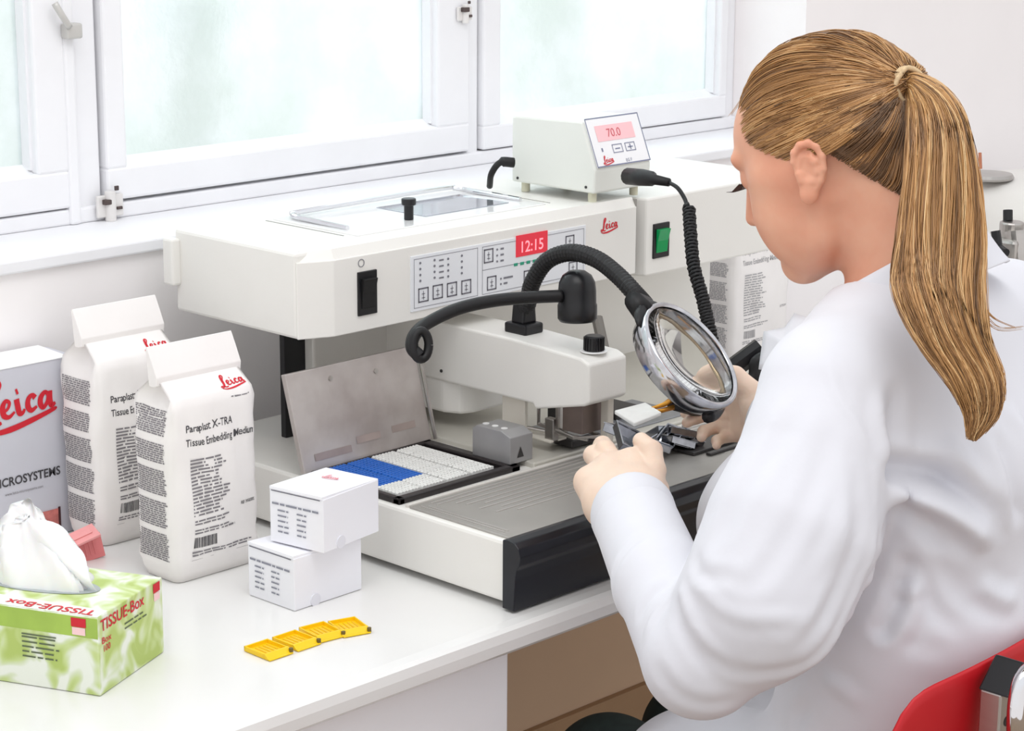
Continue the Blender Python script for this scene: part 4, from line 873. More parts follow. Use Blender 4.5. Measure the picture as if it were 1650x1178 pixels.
# ------------------------------------------------------------------ red shell chair
t = thing('swivel_chair', 'red plastic shell chair with chrome support under the seated person, lower right', 'chair', (1.86, 1.10, -.75))
bx = []
for u in np.linspace(0, 1, 22):
    row = []
    for v in np.linspace(0, 1, 16):
        x = 1.575 + .52 * u; zt = .090 - .035 * (1 - min(1, u / .55)) ** 1.2 - .02 * max(0, (u - .6) / .4); zb = -.34
        e = (1 - min(1, u / .13)) ** 2.2; e2 = (1 - min(1, (1 - u) / .13)) ** 2.2; zt -= .16 * (e + e2)
        z = zb + (zt - zb) * v; y = 1.035 + .10 * (2 * u - 1) ** 2 * (.45) + .035 * (1 - v) ** 1.0 + .03 * (1 - v) ** 5
        x += (.5 - u) * .05 * (1 - v) + (.5 - u) * .02 * v
        row.append((x, y, z))
    bx.append(row)
bm = BM(); G = [[bm.verts.new(p) for p in r] for r in bx]
for a, b in zip(G, G[1:]):
    for i in range(15): bm.faces.new((a[i], a[i + 1], b[i + 1], b[i]))
o = obj('backrest', bm, REDP, t, True); md = o.modifiers.new('thick', 'SOLIDIFY'); md.thickness = .007; md.offset = 1; md2 = o.modifiers.new('sub', 'SUBSURF'); md2.levels = 1; md2.render_levels = 1
bm = BM(); G = []
for u in np.linspace(-1, 1, 14):
    row = []
    for v in np.linspace(0, 1, 12): row.append(bm.verts.new((1.872 + u * .215 * (1 - .12 * v ** 3), 1.07 + v * .42, -.345 + .03 * u * u - .03 * (v ** 4))))
    G.append(row)
for a, b in zip(G, G[1:]):
    for i in range(11): bm.faces.new((a[i], a[i + 1], b[i + 1], b[i]))
o = obj('seat', bm, REDP, t, True); md = o.modifiers.new('thick', 'SOLIDIFY'); md.thickness = .010; md.offset = -1
s0 = Vector((1.7271, 1.0200, 0.0307))
bm = BM(); box(bm, s0.x - .012, s0.x + .014, 1.0135, 1.037, s0.z - .12, s0.z + .024, .002); sb = obj('back_support', bm, STEEL, t)
bm = BM(); cyl(bm, (s0.x + .001, 1.0132, s0.z - .006), (s0.x + .001, 1.015, s0.z - .006), .0052, n=18); obj('bolt_hole', bm, BLK, sb)
bm = BM(); prism(bm, [(s0.x - .014, s0.z + .024), (s0.x + .014, s0.z + .052), (s0.x + .026, s0.z + .046), (s0.x + .008, s0.z + .018)], 'y', 1.005, 1.038, .002); pdk = obj('rubber_pad', bm, BLK, sb)
bm = BM(); tube(bm, spline([(1.7526, 0.9900, 0.0824), (1.7195, 0.9900, 0.0824), (1.7052, 0.9900, 0.0648), (1.7055, 0.9900, 0.0242), (1.7533, 1.0100, -0.0711)], 8), .0085, 12); obj('chrome_tube', bm, CHROME, sb, True)
bm = BM(); cyl(bm, (1.87, 1.22, -.66), (1.87, 1.22, -.31), .025); box(bm, 1.80, 1.94, .98, 1.30, -.325, -.312, .003); box(bm, 1.80, 1.83, .93, 1.05, -.33, -.20, .003); obj('column', bm, CHROME, t)
for k in range(5):
    a = k * 2 * math.pi / 5 + .3; bm = BM(); e = Vector((1.87 + .27 * math.cos(a), 1.22 + .27 * math.sin(a), -.70)); tube(bm, [(1.87, 1.22, -.65), e], [.024, .014], 12); lg = obj('leg', bm, STEEL, t, True)
    bm = BM(); cyl(bm, e + Vector((0, -.012, -.022)), e + Vector((0, .012, -.022)), .026, n=24, bev=.003); obj('castor', bm, BLK, lg)

# ------------------------------------------------------------------ instrument on the worktop far right
t = thing('microtome', 'white laboratory instrument with round grey lid and black and chrome clamps behind the ponytail', 'laboratory machine', (3.65, 2.03, 0))
bm = BM(); lathe(bm, [(.0, .0), (.150, 0), (.158, .01), (.160, .17), (.150, .205), (.12, .222), (.08, .230), (0, .232)], (3.56, 2.08, 0.002), (0, 0, 1), 48); hb_ = obj('housing', bm, PLAS, t, True)
c0 = Vector((3.4546, 2.1361, 0.2348))
bm = BM(); lathe(bm, [(0, 0), (.045, 0), (.047, .004), (.044, .009), (0, .010)], (c0.x, c0.y, .231), (0, 0, 1), 36); obj('round_lid', bm, mat('lid_grey', (176, 172, 168), .3, .4, noise=.1), t)
bm = BM(); tube(bm, [(3.4302, 2.1375, 0.2510), (3.4343, 2.1433, 0.2794)], .003, 10); obj('pin', bm, mat('pin_orange', (190, 120, 90), .5, noise=.1), t)
bm = BM(); f = lambda x, y: Vector((0, 0, 0))
a = Vector((3.1322, 1.8864, 0.1779))
box(bm, a.x - .035, a.x + .04, a.y - .03, a.y + .03, a.z - .035, a.z + .02, .006); cyl(bm, (a.x, a.y, a.z), (a.x, a.y, a.z + .045), .02, bev=.003); clp = obj('clamp', bm, STEEL, t)
bm = BM(); cyl(bm, (3.1369, 1.8970, 0.2217), (3.1400, 1.9002, 0.2397), .008, bev=.001); obj('clamp_knob', bm, BLK, clp); bm = BM(); tube(bm, [(3.0681, 1.8773, 0.2163), (3.0666, 1.8700, 0.1909), (3.0560, 1.8491, 0.1849)], .008, 10); obj('clamp_lever', bm, BLK, clp)
bm = BM(); tube(bm, [(3.0938, 1.8865, 0.1498), (3.0787, 1.8712, 0.0626)], .014, 14); tube(bm, [(3.0846, 1.8552, 0.1183), (3.0760, 1.8249, 0.0912)], .006, 10); obj('column', bm, BLK, t)
bm = BM(); tube(bm, [(3.1282, 1.8721, 0.2094), (3.1218, 1.8583, 0.1520)], .022, 16); tube(bm, [(3.1012, 1.8795, 0.1518), (3.0893, 1.8674, 0.0825)], .008, 12); obj('specimen_head', bm, STEEL, t)
bm = BM(); box(bm, 3.40, 3.80, 1.86, 2.20, 0.0005, .006, .002); obj('base_plate', bm, PLASD, t)

# ------------------------------------------------------------------ the seated person
def V3(*a): return np.array(a, float)
HO = V3(*(1.8533, 1.3271, 0.5125))                       # midpoint between the ear canals
hF = V3(-.150, .990, 0); hF /= np.linalg.norm(hF); hR = V3(hF[1], -hF[0], 0); PHI = math.radians(27)
hf = math.cos(PHI) * hF - math.sin(PHI) * V3(0, 0, 1); hu = math.sin(PHI) * hF + math.cos(PHI) * V3(0, 0, 1)
HS = 1.03
def H(x, y, z): return HO + HS * (x * hR + y * hf + z * hu)
HQ = np.stack([hR, hf, hu], axis=1)
NB = V3(1.872, 1.238, .365)
SL = V3(*(1.7056, 1.2157, 0.3103)); EL = V3(*(1.5502, 1.2483, 0.0744)); WL = V3(*(1.6963, 1.4603, 0.1376))
SR = SL + V3(.345, .02, .005); ER = V3(*(1.8942, 1.4313, 0.0894)); WR = V3(*(2.0231, 1.5164, 0.1625))
PE = thing('person', 'seated person with blond ponytail in white lab coat and latex gloves working at the machine', 'person', (1.86, 1.20, -.30))

def hand_chains(wrist, fwd, side, pose):
    """hand frame: fwd towards the fingers, side towards the thumb; returns palm spheres and finger chains"""
    f = V3(*fwd); f /= np.linalg.norm(f); s = V3(*side); s -= f * (s @ f); s /= np.linalg.norm(s); u = np.cross(s, f) * pose.get('up', 1)
    g_ = pose.get('size', 1.); L = lambda a, b, c: wrist + (s * a + f * b + u * c) * g_
    palm = [((L(.0, -.03, 0), L(0, .012, 0)), (.024, .026)), ((L(-.018, .015, 0), L(-.026, .070, -.002)), (.020, .016)), ((L(0, .012, .002), L(-.006, .080, .002)), (.021, .0165)), ((L(.014, .015, .001), L(.016, .082, .001)), (.020, .0165)), ((L(.010, .020, -.006), L(.028, .048, -.010)), (.016, .0145)), ((L(-.02, .03, -.008), L(.012, .03, -.010)), (.018, .019))]
    fingers = []
    for (bx, by, ln, r, curl, spread, yaw) in pose['fingers']:
        p = L(bx, by, .0); d0 = f * math.cos(yaw) + s * math.sin(yaw); d = d0.copy(); pts = [p]; ang = 0
        for k, seg in enumerate((.46, .30, .24)):
            ang += curl[k]; d = d0 * math.cos(ang) - u * math.sin(ang) + s * spread * math.sin(ang); d /= np.linalg.norm(d); p = p + d * ln * seg * g_; pts.append(p)
        fingers.append((pts, tuple(g_ * q for q in (r, r * .93, r * .87, r * .74))))
    tp = [L(*q) for q in pose['thumb']]; fingers.append((tp, (.0145, .0125, .0115, .0095)))
    return [(e_, (r_[0] * g_, r_[1] * g_)) for e_, r_ in palm], fingers
left_pose = dict(size=1.2, fingers=[(.004, .080, .070, .0098, (-.15, .45, .6), .55, -.15), (-.010, .082, .076, .0098, (.05, .5, .6), .5, -.15), (-.016, .080, .074, .0087, (.5, .7, .55), .4, -.12), (-.030, .070, .060, .0078, (.6, .8, .6), .35, -.14)],
                 thumb=[(.022, .034, -.002), (.032, .056, .006), (.035, .078, .014), (.029, .096, .016)])
right_pose = dict(fingers=[(-.0, .080, .075, .0088, (.5, .7, .4), -.2, 0.), (-.016, .080, .078, .0088, (.7, .8, .5), 0, 0), (-.028, .074, .072, .0084, (.9, .9, .6), 0, 0), (-.036, .064, .058, .0076, (1., .9, .6), 0, 0)],
                  thumb=[(.030, .040, -.010), (.046, .062, -.020), (.048, .085, -.030), (.040, .105, -.036)])
HLc = V3(*(1.7959, 1.5929, 0.1753)); HRc = V3(*(2.0506, 1.6089, 0.1690))
fL = HLc - WL; sL = V3(*(R_ * 1.0 + U_ * .15)); lp, lf = hand_chains(WL, fL, sL, left_pose)
fR = HRc - WR; sR = V3(*(U_ * .9 - R_ * .2)); rp_, rf = hand_chains(WR, fR, sR, dict(right_pose, up=-1))

# ---- body: head, neck, trunk, arms and hands in one continuous surface
B = Field((1.44, 1.02, -.22), (2.22, 1.76, .66), .0024)
B.ball(H(0, -.014, .045), (.074 * HS, .093 * HS, .082 * HS), 0.02, rot=HQ)
B.ball(H(0, .030, .040), (.064 * HS, .064 * HS, .066 * HS), .02, rot=HQ)           # forehead
B.ball(H(0, .036, -.022), (.056 * HS, .056 * HS, .070 * HS), .03, rot=HQ)          # mid face
for s in (-1, 1):
    B.cone(H(.052 * s, .004, -.030), H(.045 * s, .020, -.062), .017, .013, .03)          # jaw angle
    B.cone(H(.045 * s, .020, -.062), H(.010 * s, .076, -.085), .014, .0115, .025)
    B.ball(H(.041 * s, .052, -.022), (.025, .028, .028), .03); B.ball(H(.036 * s, .055, -.046), (.022, .024, .026), .03)                         # cheek
    B.cone(H(.055 * s, .045, .012), H(.062 * s, .0, .0), .011, .009, .03)               # cheekbone
    B.ball(H(.033 * s, .088, .022), (.0155, .010, .012), .010, 'sub', rot=HQ)           # eye socket
    B.ball(H(.033 * s, .0750, .019), .0145, .004)                                        # eyeball under the lid
    B.cone(H(.012 * s, .094, .040), H(.046 * s, .080, .042), .0055, .004, .016)         # brow
    B.ball(H(.0105 * s, .098, -.024), (.0075, .009, .0075), .006, rot=HQ)                # nostril wing
B.ball(H(0, .040, -.058), (.040, .040, .032), .03, rot=HQ)
B.cone(H(0, .092, .030), H(0, .112, -.016), .0060, .0088, .012)                        # nose bridge and tip
B.cone(H(0, .100, -.022), H(0, .098, -.030), .0075, .006, .008)
B.ball(H(0, .091, -.044), (.022, .009, .0048), .006, rot=HQ); B.ball(H(0, .089, -.053), (.019, .010, .0058), .006, rot=HQ)   # lips
B.cone(H(-.018, .100, -.0485), H(.018, .100, -.0485), .0016, .0016, .003, 'sub')
B.ball(H(0, .081, -.079), (.021, .015, .014), .016, rot=HQ)                            # chin
B.cone(H(0, -.036, -.035), NB + V3(.016, -.018, -.01), .048, .052, .025)                  # neck
B.cone(H(0, -.010, -.055), NB + V3(.016, .006, -.02), .034, .044, .02)
B.cone(H(0, -.055, -.0), NB + V3(.0, -.02, .03), .042, .048, .04)
B.cone(V3(1.865, 1.245, .28), V3(1.865, 1.20, .03), .125, .120, .03, sc=(1, 1.35, 1))
B.cone(V3(1.865, 1.20, .03), V3(1.865, 1.23, -.14), .120, .145, .03, sc=(1, 1.2, 1))
B.cone(SL + V3(.03, 0, -.01), SR - V3(.03, 0, .01), .058, .058, .05)
B.cone(SL + V3(.04, 0, -.01), NB - V3(0, 0, .02), .036, .045, .03); B.cone(SR - V3(.04, 0, .01), NB - V3(0, 0, .02), .036, .045, .03)
B.cone(SL, EL, .046, .038, .03); B.cone(EL, WL, .038, .024, .01); B.cone(SR, ER, .046, .038, .03); B.cone(ER, WR, .038, .024, .01)
for pl, fg in ((lp, lf), (rp_, rf)):
    for (a, b), (ra, rb) in pl: B.cone(a, b, ra * .9, rb * .9, .010)
    for pts, rr in fg: B.chain(pts, [r * .86 for r in rr], .003)
bme = B.mesh('body'); del B
# ---- ears, finer, merged into the same mesh
def ear(s):
    e = Field(tuple(H(s * .072, -.012, .003) - .05), tuple(H(s * .072, -.012, .003) + .05), .0011)
    # ear plane: leans back and stands off the head
    ez = (hu * .97 - hf * .20); ez /= np.linalg.norm(ez); eo = hR * s * .86 - hf * .50; eo -= ez * (eo @ ez); eo /= np.linalg.norm(eo); ef = np.cross(ez, eo); ef = ef * (1 if ef @ hf > 0 else -1)
    o = H(s * .0765, -.008, -.002); k = HS * .87
    def E_(f, z, out=0.): return o + k * (ef * f + ez * z + eo * out)
    Q = np.stack([ef, eo, ez], axis=1)
    e.ball(E_(-.004, .006, .001), (.0165, .0050, .0255), .004, rot=Q); e.ball(E_(.002, -.020, .0), (.0095, .0050, .0125), .005, rot=Q)
    hx = [(.011, .004, .001), (.0135, .014, .002), (.011, .024, .0035), (.003, .0310, .005), (-.007, .0315, .0065), (-.0155, .0255, .008), (-.0190, .014, .0085), (-.0175, .0, .007), (-.012, -.012, .0045), (-.005, -.020, .003)]
    e.ball(E_(-.001, .004, .0070), (.0085, .0062, .0135), .003, 'sub', rot=Q); e.ball(E_(.003, -.0005, .006), (.0055, .0075, .007), .003, 'sub', rot=Q)
    e.chain([E_(*p) for p in [(-.006, -.012, .003), (-.0105, -.002, .0050), (-.0100, .010, .0060), (-.005, .019, .005)]], [.0032, .0036, .0034, .0026], .003)
    e.ball(E_(-.001, .021, .0075), (.0055, .0035, .0040), .002, 'sub', rot=Q)
    e.chain([E_(*p) for p in hx], [.0026, .0030, .0034, .0038, .0040, .0040, .0038, .0036, .0034, .0032], .0022)
    e.cone(E_(.0105, -.001, .003), E_(.0095, -.008, .003), .0036, .0032, .003); e.ball(E_(-.0040, -.0115, .003), (.005, .004, .004), .003, rot=Q)
    e.ball(E_(.0045, -.0265, .001), (.0080, .0048, .0085), .005, rot=Q)
    e.cone(E_(-.004, .010, -.004), E_(.002, -.010, -.004), .008, .007, .008)
    return e.mesh('ear')
bmm = bmesh.new(); bmm.from_mesh(bme)
nf_ = len(bmm.faces)
for s in (-1, 1): em = ear(s); bmm.from_mesh(em)
bmm.faces.ensure_lookup_table()
for f_ in bmm.faces[nf_:]: f_.material_index = 1
for _i in range(2): bmesh.ops.smooth_vert(bmm, verts=[v for v in bmm.verts if (Vector(HO) - v.co).length < .0], factor=.5, use_axis_x=True, use_axis_y=True, use_axis_z=True)
bmm.to_mesh(bme); bmm.free()
body = obj('body', bme, SKIN, PE, True); bme.materials.append(mat('skin_ear', (226, 158, 130), .5, sss=.3, noise=.5, nscale=30, col2=(216, 134, 106)))
# lashes and eyebrow
bm = BM()
for s in (-1, 1):
    for i in range(15):
        a = (i - 7) / 7.; p = H(s * (.033 + a * .012), .0905 - .004 * a * a, .018); q = H(s * (.033 + a * .016), .1000 - .004 * a * a, .0135); r_ = H(s * (.033 + a * .018), .1050 - .004 * a * a, .0155)
        tube(bm, [tuple(p), tuple(q), tuple(r_)], [.0006, .0005, .0002], 4)
obj('eyelashes', bm, mat('lash_brown', (58, 40, 34), .6, noise=.1), PE)

# ---- gloves
def glove(name, pl, fg, cuffpts, label=None):
    allp = np.array([q for (a, b), _ in pl for q in (a, b)] + [q for pts, _ in fg for q in pts] + [c for c in cuffpts]); g = Field(tuple(allp.min(0) - .04), tuple(allp.max(0) + .04), .0013)
    for (a, b), (ra, rb) in pl: g.cone(a, b, ra, rb, .012)
    for pts, rr in fg: g.chain(pts, rr, .004)
    d = cuffpts[1] - cuffpts[0]; g.cone(cuffpts[0], cuffpts[1], .0285, .031, .008)
    ax = d / np.linalg.norm(d); pa = np.cross(ax, V3(0, 0, 1)); pa /= np.linalg.norm(pa); pb = np.cross(ax, pa)
    rngg = random.Random(4)
    for j in range(5):
        c = cuffpts[0] + d * (j / 4.); g.ridge([c + (pa * math.cos(t) + pb * math.sin(t)) * .029 + ax * .004 * math.sin(3 * t + j) for t in [q * .7 for q in range(10)]], .0014 * (1 if j % 2 else -1), .004)
    for (a, b), (ra, rb) in pl[1:4]: g.ridge([a + (b - a) * .2 + pb * .015, (a + b) / 2 + pb * .018 + pa * .004, b + pb * .014], -.0014, .005)
    o = obj(name, g.mesh(name), GLOVE, PE, True)
    if label: o['label'] = label
    return o
fLn = fL / np.linalg.norm(fL); fRn = fR / np.linalg.norm(fR)
glove('glove', lp, lf, [WL + fLn * .010, WL - fLn * .030]); glove('glove', rp_, rf, [WR + fRn * .010, WR - fRn * .035])

# ---- lab coat
P_ = lambda *a: [V3(*q) for q in a]
K = Field((1.40, .98, -.42), (2.24, 1.66, .46), .0034)
K.cone(V3(1.865, 1.235, .26), V3(1.865, 1.185, .05), .158, .158, .04, sc=(1, 1.30, 1))
K.cone(V3(1.865, 1.185, .05), V3(1.865, 1.21, -.22), .158, .205, .05, sc=(1, 1.2, 1))
K.cone(SL + V3(.035, 0, -.005), SR - V3(.035, 0, .005), .070, .070, .05)
K.cone(SL + V3(.05, 0, .0), NB + V3(-.01, .0, -.012), .052, .054, .05); K.cone(SR - V3(.05, 0, .0), NB + V3(.01, 0, -.012), .052, .054, .05)
K.cone(V3(1.80, 1.14, .22), V3(1.93, 1.14, .22), .075, .075, .06)
K.ball(V3(*(1.8398, 1.3203, 0.2865)), (.036, .036, .05), .04)
K.cone(V3(*(1.8670, 1.3479, 0.2767)), V3(1.93, 1.31, .15), .045, .078, .05)
K.chain(P_(tuple(SL), (1.6686, 1.2043, 0.2540), (1.6257, 1.1985, 0.1959), (1.5835, 1.1992, 0.1373), (1.5505, 1.2408, 0.0751)), [.072, .069, .077, .073, .056], .030)
K.chain(P_((1.5474, 1.2436, 0.0739), (1.6031, 1.3405, 0.1126), tuple(WL - fLn * .026)), [.056, .0475, .0455], .012)
K.chain([SR, ER + V3(.02, -.02, 0), ER, WR - fRn * .03], [.080, .080, .068, .048], .04)
# skirt of the coat over the lap
K.chain([V3(1.77, 1.24, -.20), V3(1.80, 1.42, -.215), V3(1.82, 1.47, -.225)], [.120, .098, .088], .05); K.chain([V3(1.95, 1.24, -.20), V3(1.97, 1.42, -.215), V3(1.985, 1.47, -.225)], [.120, .098, .088], .05)
K.cone(V3(1.80, 1.25, -.25), V3(1.80, 1.42, -.29), .12, .10, .05)
P_ = lambda *a: [V3(*q) for q in a]
FOLDS = []
def fold(p, a, w): FOLDS.append((p, a, w))

# folds (px,py,depth) amp width
fold(P_((1.6376, 1.1767, 0.3781), (1.6407, 1.1615, 0.3443), (1.6512, 1.1367, 0.3050), (1.6589, 1.1138, 0.2628), (1.6532, 1.1047, 0.2205)), -0.0029, 0.0038)
fold(P_((1.7329, 1.1927, 0.4089), (1.7013, 1.2119, 0.3708), (1.6727, 1.2300, 0.3385)), -0.0013, 0.0034)
fold(P_((1.6156, 1.1874, 0.3441), (1.5836, 1.2004, 0.2875), (1.5556, 1.2093, 0.2310), (1.5357, 1.2138, 0.1857)), 0.0029, 0.0102)
fold(P_((1.6200, 1.1471, 0.3269), (1.5924, 1.1518, 0.2598), (1.5568, 1.1648, 0.1925), (1.5300, 1.1786, 0.1532)), 0.0026, 0.0093)
fold(P_((1.6142, 1.1136, 0.2990), (1.5977, 1.1091, 0.2381), (1.5654, 1.1209, 0.1771)), -0.0026, 0.0085)
fold(P_((1.6285, 1.0970, 0.2519), (1.6099, 1.0985, 0.2018), (1.5793, 1.1123, 0.1516), (1.5417, 1.1353, 0.1069)), 0.0039, 0.0085)
fold(P_((1.6558, 1.1040, 0.2262), (1.6299, 1.1108, 0.1696), (1.5918, 1.1301, 0.1130), (1.5526, 1.1565, 0.0732)), -0.0042, 0.0068)
fold(P_((1.5197, 1.2485, 0.1534), (1.5392, 1.2224, 0.1365), (1.5542, 1.1958, 0.1053)), -0.0033, 0.0059)
fold(P_((1.5157, 1.2486, 0.1420), (1.5266, 1.2263, 0.1108), (1.5330, 1.2077, 0.0767)), 0.0029, 0.0059)
fold(P_((1.5371, 1.2704, 0.1404), (1.5227, 1.2770, 0.1172), (1.5186, 1.2711, 0.0883)), -0.0039, 0.0051)
fold(P_((1.5516, 1.2867, 0.1453), (1.5314, 1.3004, 0.1247), (1.5232, 1.3006, 0.1013)), 0.0033, 0.0059)
fold(P_((1.5248, 1.2427, 0.1937), (1.5382, 1.2189, 0.1655), (1.5658, 1.1845, 0.1487)), 0.0026, 0.0076)
fold(P_((1.5052, 1.2257, 0.1720), (1.5310, 1.1901, 0.1469), (1.5683, 1.1497, 0.1417)), -0.0023, 0.0068)
fold(P_((1.4985, 1.2107, 0.1102), (1.5274, 1.1741, 0.0909), (1.5651, 1.1382, 0.0996)), 0.0026, 0.0085)
fold(P_((1.4900, 1.2560, 0.0877), (1.5096, 1.2257, 0.0594), (1.5413, 1.1910, 0.0540)), 0.0023, 0.0076)
fold(P_((1.5990, 1.3639, 0.1669), (1.5981, 1.3541, 0.1367), (1.5897, 1.3500, 0.1004)), 0.0023, 0.0068)
fold(P_((1.5807, 1.3764, 0.1486), (1.5831, 1.3610, 0.1124), (1.5844, 1.3490, 0.0822)), -0.0020, 0.0059)
fold(P_((1.6738, 1.1112, 0.2572), (1.7018, 1.0814, 0.2546), (1.7268, 1.0486, 0.2350), (1.7444, 1.0165, 0.1955)), 0.0134, 0.0136)
fold(P_((1.6851, 1.1211, 0.2342), (1.7103, 1.0921, 0.2259), (1.7346, 1.0580, 0.2004), (1.7513, 1.0245, 0.1548)), -0.0158, 0.0127)
fold(P_((1.6781, 1.1182, 0.2056), (1.6956, 1.0940, 0.1886), (1.7112, 1.0678, 0.1601)), 0.0050, 0.0085)
fold(P_((1.6986, 1.1198, 0.3536), (1.6939, 1.1066, 0.3026), (1.6982, 1.0861, 0.2574), (1.7127, 1.0591, 0.2235)), 0.0061, 0.0110)
fold(P_((1.6763, 1.1248, 0.3446), (1.6745, 1.1107, 0.2996), (1.6727, 1.1005, 0.2657)), -0.0042, 0.0085)
fold(P_((1.7475, 1.1067, 0.2922), (1.7509, 1.0890, 0.2518), (1.7667, 1.0584, 0.2115)), -0.0073, 0.0102)
fold(P_((1.8051, 1.1007, 0.2759), (1.8054, 1.0837, 0.2288), (1.8152, 1.0590, 0.1878)), 0.0085, 0.0102)
fold(P_((1.8399, 1.1030, 0.3003), (1.8392, 1.0848, 0.2469), (1.8458, 1.0654, 0.2114)), -0.0073, 0.0102)
fold(P_((1.6902, 1.1249, 0.1763), (1.6718, 1.1316, 0.1415), (1.6399, 1.1501, 0.1008), (1.6091, 1.1697, 0.0660)), -0.0054, 0.0085)
fold(P_((1.7035, 1.1228, 0.1673), (1.6903, 1.1221, 0.1266), (1.6614, 1.1354, 0.0800), (1.6272, 1.1603, 0.0507)), 0.0054, 0.0085)
fold(P_((1.7109, 1.1090, 0.1500), (1.6997, 1.1061, 0.1093), (1.6771, 1.1172, 0.0743)), -0.0044, 0.0085)
fold(P_((1.6759, 1.1273, 0.1415), (1.6869, 1.1130, 0.1330), (1.7081, 1.0921, 0.1360)), -0.0034, 0.0059)
fold(P_((1.6826, 1.1256, 0.1560), (1.6982, 1.1075, 0.1504), (1.7134, 1.0806, 0.1188), (1.7343, 1.0509, 0.0959)), 0.0030, 0.0085)
fold(P_((1.6775, 1.1405, 0.0997), (1.6996, 1.1116, 0.0824), (1.7310, 1.0751, 0.0710)), 0.0015, 0.0085)
fold(P_((1.7304, 1.1087, 0.1642), (1.7495, 1.0767, 0.1294), (1.7789, 1.0381, 0.1064)), 0.0027, 0.0119)
fold(P_((1.7773, 1.0950, 0.1370), (1.7912, 1.0744, 0.1194), (1.8135, 1.0493, 0.1137)), -0.0061, 0.0102)
fold(P_((1.5949, 1.3019, -0.0205), (1.6378, 1.2566, -0.0232), (1.6838, 1.2145, -0.0077)), 0.0033, 0.0102)
fold(P_((1.6211, 1.2142, 0.0175), (1.6561, 1.1802, 0.0237), (1.6785, 1.1509, 0.0062)), -0.0039, 0.0085)
# cuff opening and neck opening
K.cone(WL - fLn * .040, WL + fLn * .06, .036, .042, .004, 'sub'); K.cone(WR - fRn * .040, WR + fRn * .06, .038, .044, .004, 'sub')
K.cone(NB + V3(0, -.005, -.01), H(0, -.03, -.05), .062, .066, .01, 'sub')
kme = K.mesh('lab_coat'); crease(kme, FOLDS); coat = obj('lab_coat', kme, COAT, PE, True); del K
# collar: standing band round the neck that falls open into a lapel in front
bm = BM(); G = []
n_ = 40; ca = NB + V3(.010, -.006, .012); axn = (H(0, -.03, -.03) - NB); axn /= np.linalg.norm(axn); ca = ca + axn * .030
e1 = np.cross(axn, V3(0, 1, 0)); e1 /= np.linalg.norm(e1); e2 = np.cross(axn, e1); e2 = e2 if e2[1] > 0 else -e2; e1 = e1 if e1[0] > 0 else -e1
for i in range(n_):
    a = math.radians(-235 + 205 * i / (n_ - 1)) ; row = []
    fr = .5 * (1 + math.sin(a))   # 1 at the front
    for j, (rr, zz) in enumerate([(.064, -.010), (.0655, .006), (.066, .024), (.068, .033), (.0735, .036), (.0785, .031), (.083, .014), (.090, -.006), (.094, -.012)]):
        k = 1 + .22 * fr; dz = -.030 * fr
        p = ca + (e1 * math.cos(a) * rr + e2 * math.sin(a) * rr * (1.0 + .12 * fr)) * k + axn * (zz * (1 - .25 * fr) + dz)
        row.append(bm.verts.new(tuple(p)))
    G.append(row)
for a, b in zip(G, G[1:]):
    for j in range(8): bm.faces.new((a[j], a[j + 1], b[j + 1], b[j]))
col = obj('collar', bm, COAT, PE, True); md = col.modifiers.new('thick', 'SOLIDIFY'); md.thickness = .003; md = col.modifiers.new('sub', 'SUBSURF'); md.levels = 1; md.render_levels = 2
bm = BM(); L_ = [(1.8225, 1.3470, 0.3533), (1.8201, 1.3581, 0.3358), (1.8285, 1.3906, 0.3265), (1.8233, 1.3891, 0.3071), (1.8181, 1.3876, 0.2878), (1.7707, 1.3241, 0.3047), (1.7602, 1.2878, 0.3389), (1.7812, 1.2888, 0.3612)]
v = [bm.verts.new(p) for p in L_]; c_ = bm.verts.new((1.7720, 1.3184, 0.3343))
for i in range(8): bm.faces.new((v[i], v[(i + 1) % 8], c_))
lap = obj('lapel', bm, COAT, PE, True); md = lap.modifiers.new('thick', 'SOLIDIFY'); md.thickness = .004; md = lap.modifiers.new('sub', 'SUBSURF'); md.subdivision_type = 'SIMPLE'; md.levels = 2; md.render_levels = 2
# cuffs
for W_, fn, r0 in ((WL, fLn, .0455), (WR, fRn, .047)):
    bm = BM(); q1 = np.cross(fn, V3(0, 0, 1)); q1 /= np.linalg.norm(q1); q2 = np.cross(fn, q1); G = []
    for i in range(36):
        a = i * math.pi / 18; row = []
        for t_, rr in ((-.045, .90), (-.020, 1.0), (.004, 1.02), (.0065, .985), (.004, .93), (-.018, .92)):
            k = rr * (1 + .02 * math.sin(3 * a + 1)); row.append(bm.verts.new(tuple(W_ + fn * (t_ - .004 * math.sin(a)) + (q1 * math.cos(a) + q2 * math.sin(a)) * r0 * k)))
        G.append(row)
    for i in range(36):
        a, b = G[i], G[(i + 1) % 36]
        for j in range(5): bm.faces.new((a[j], a[j + 1], b[j + 1], b[j]))
    obj('cuff', bm, COAT, PE, True)
# ---- trousers and shoes
T = Field((1.66, 1.10, -.76), (2.12, 1.86, -.10), .005)
for x in (1.825, 1.995):
    T.chain([V3(x - .04, 1.25, -.24), V3(x, 1.60, -.250)], [.085, .068], .02); T.cone(V3(x, 1.60, -.250), V3(x, 1.56, -.64), .066, .046, .03)
trs = obj('trousers', T.mesh('trousers'), TROU, PE, True); del T
for x in (1.825, 1.995):
    T = Field((x - .08, 1.46, -.76), (x + .08, 1.86, -.60), .004); T.cone(V3(x, 1.55, -.70), V3(x, 1.76, -.715), .040, .036, .03); T.cone(V3(x, 1.55, -.66), V3(x, 1.55, -.70), .045, .042, .02); obj('shoe', T.mesh('shoe'), BLK, PE, True)

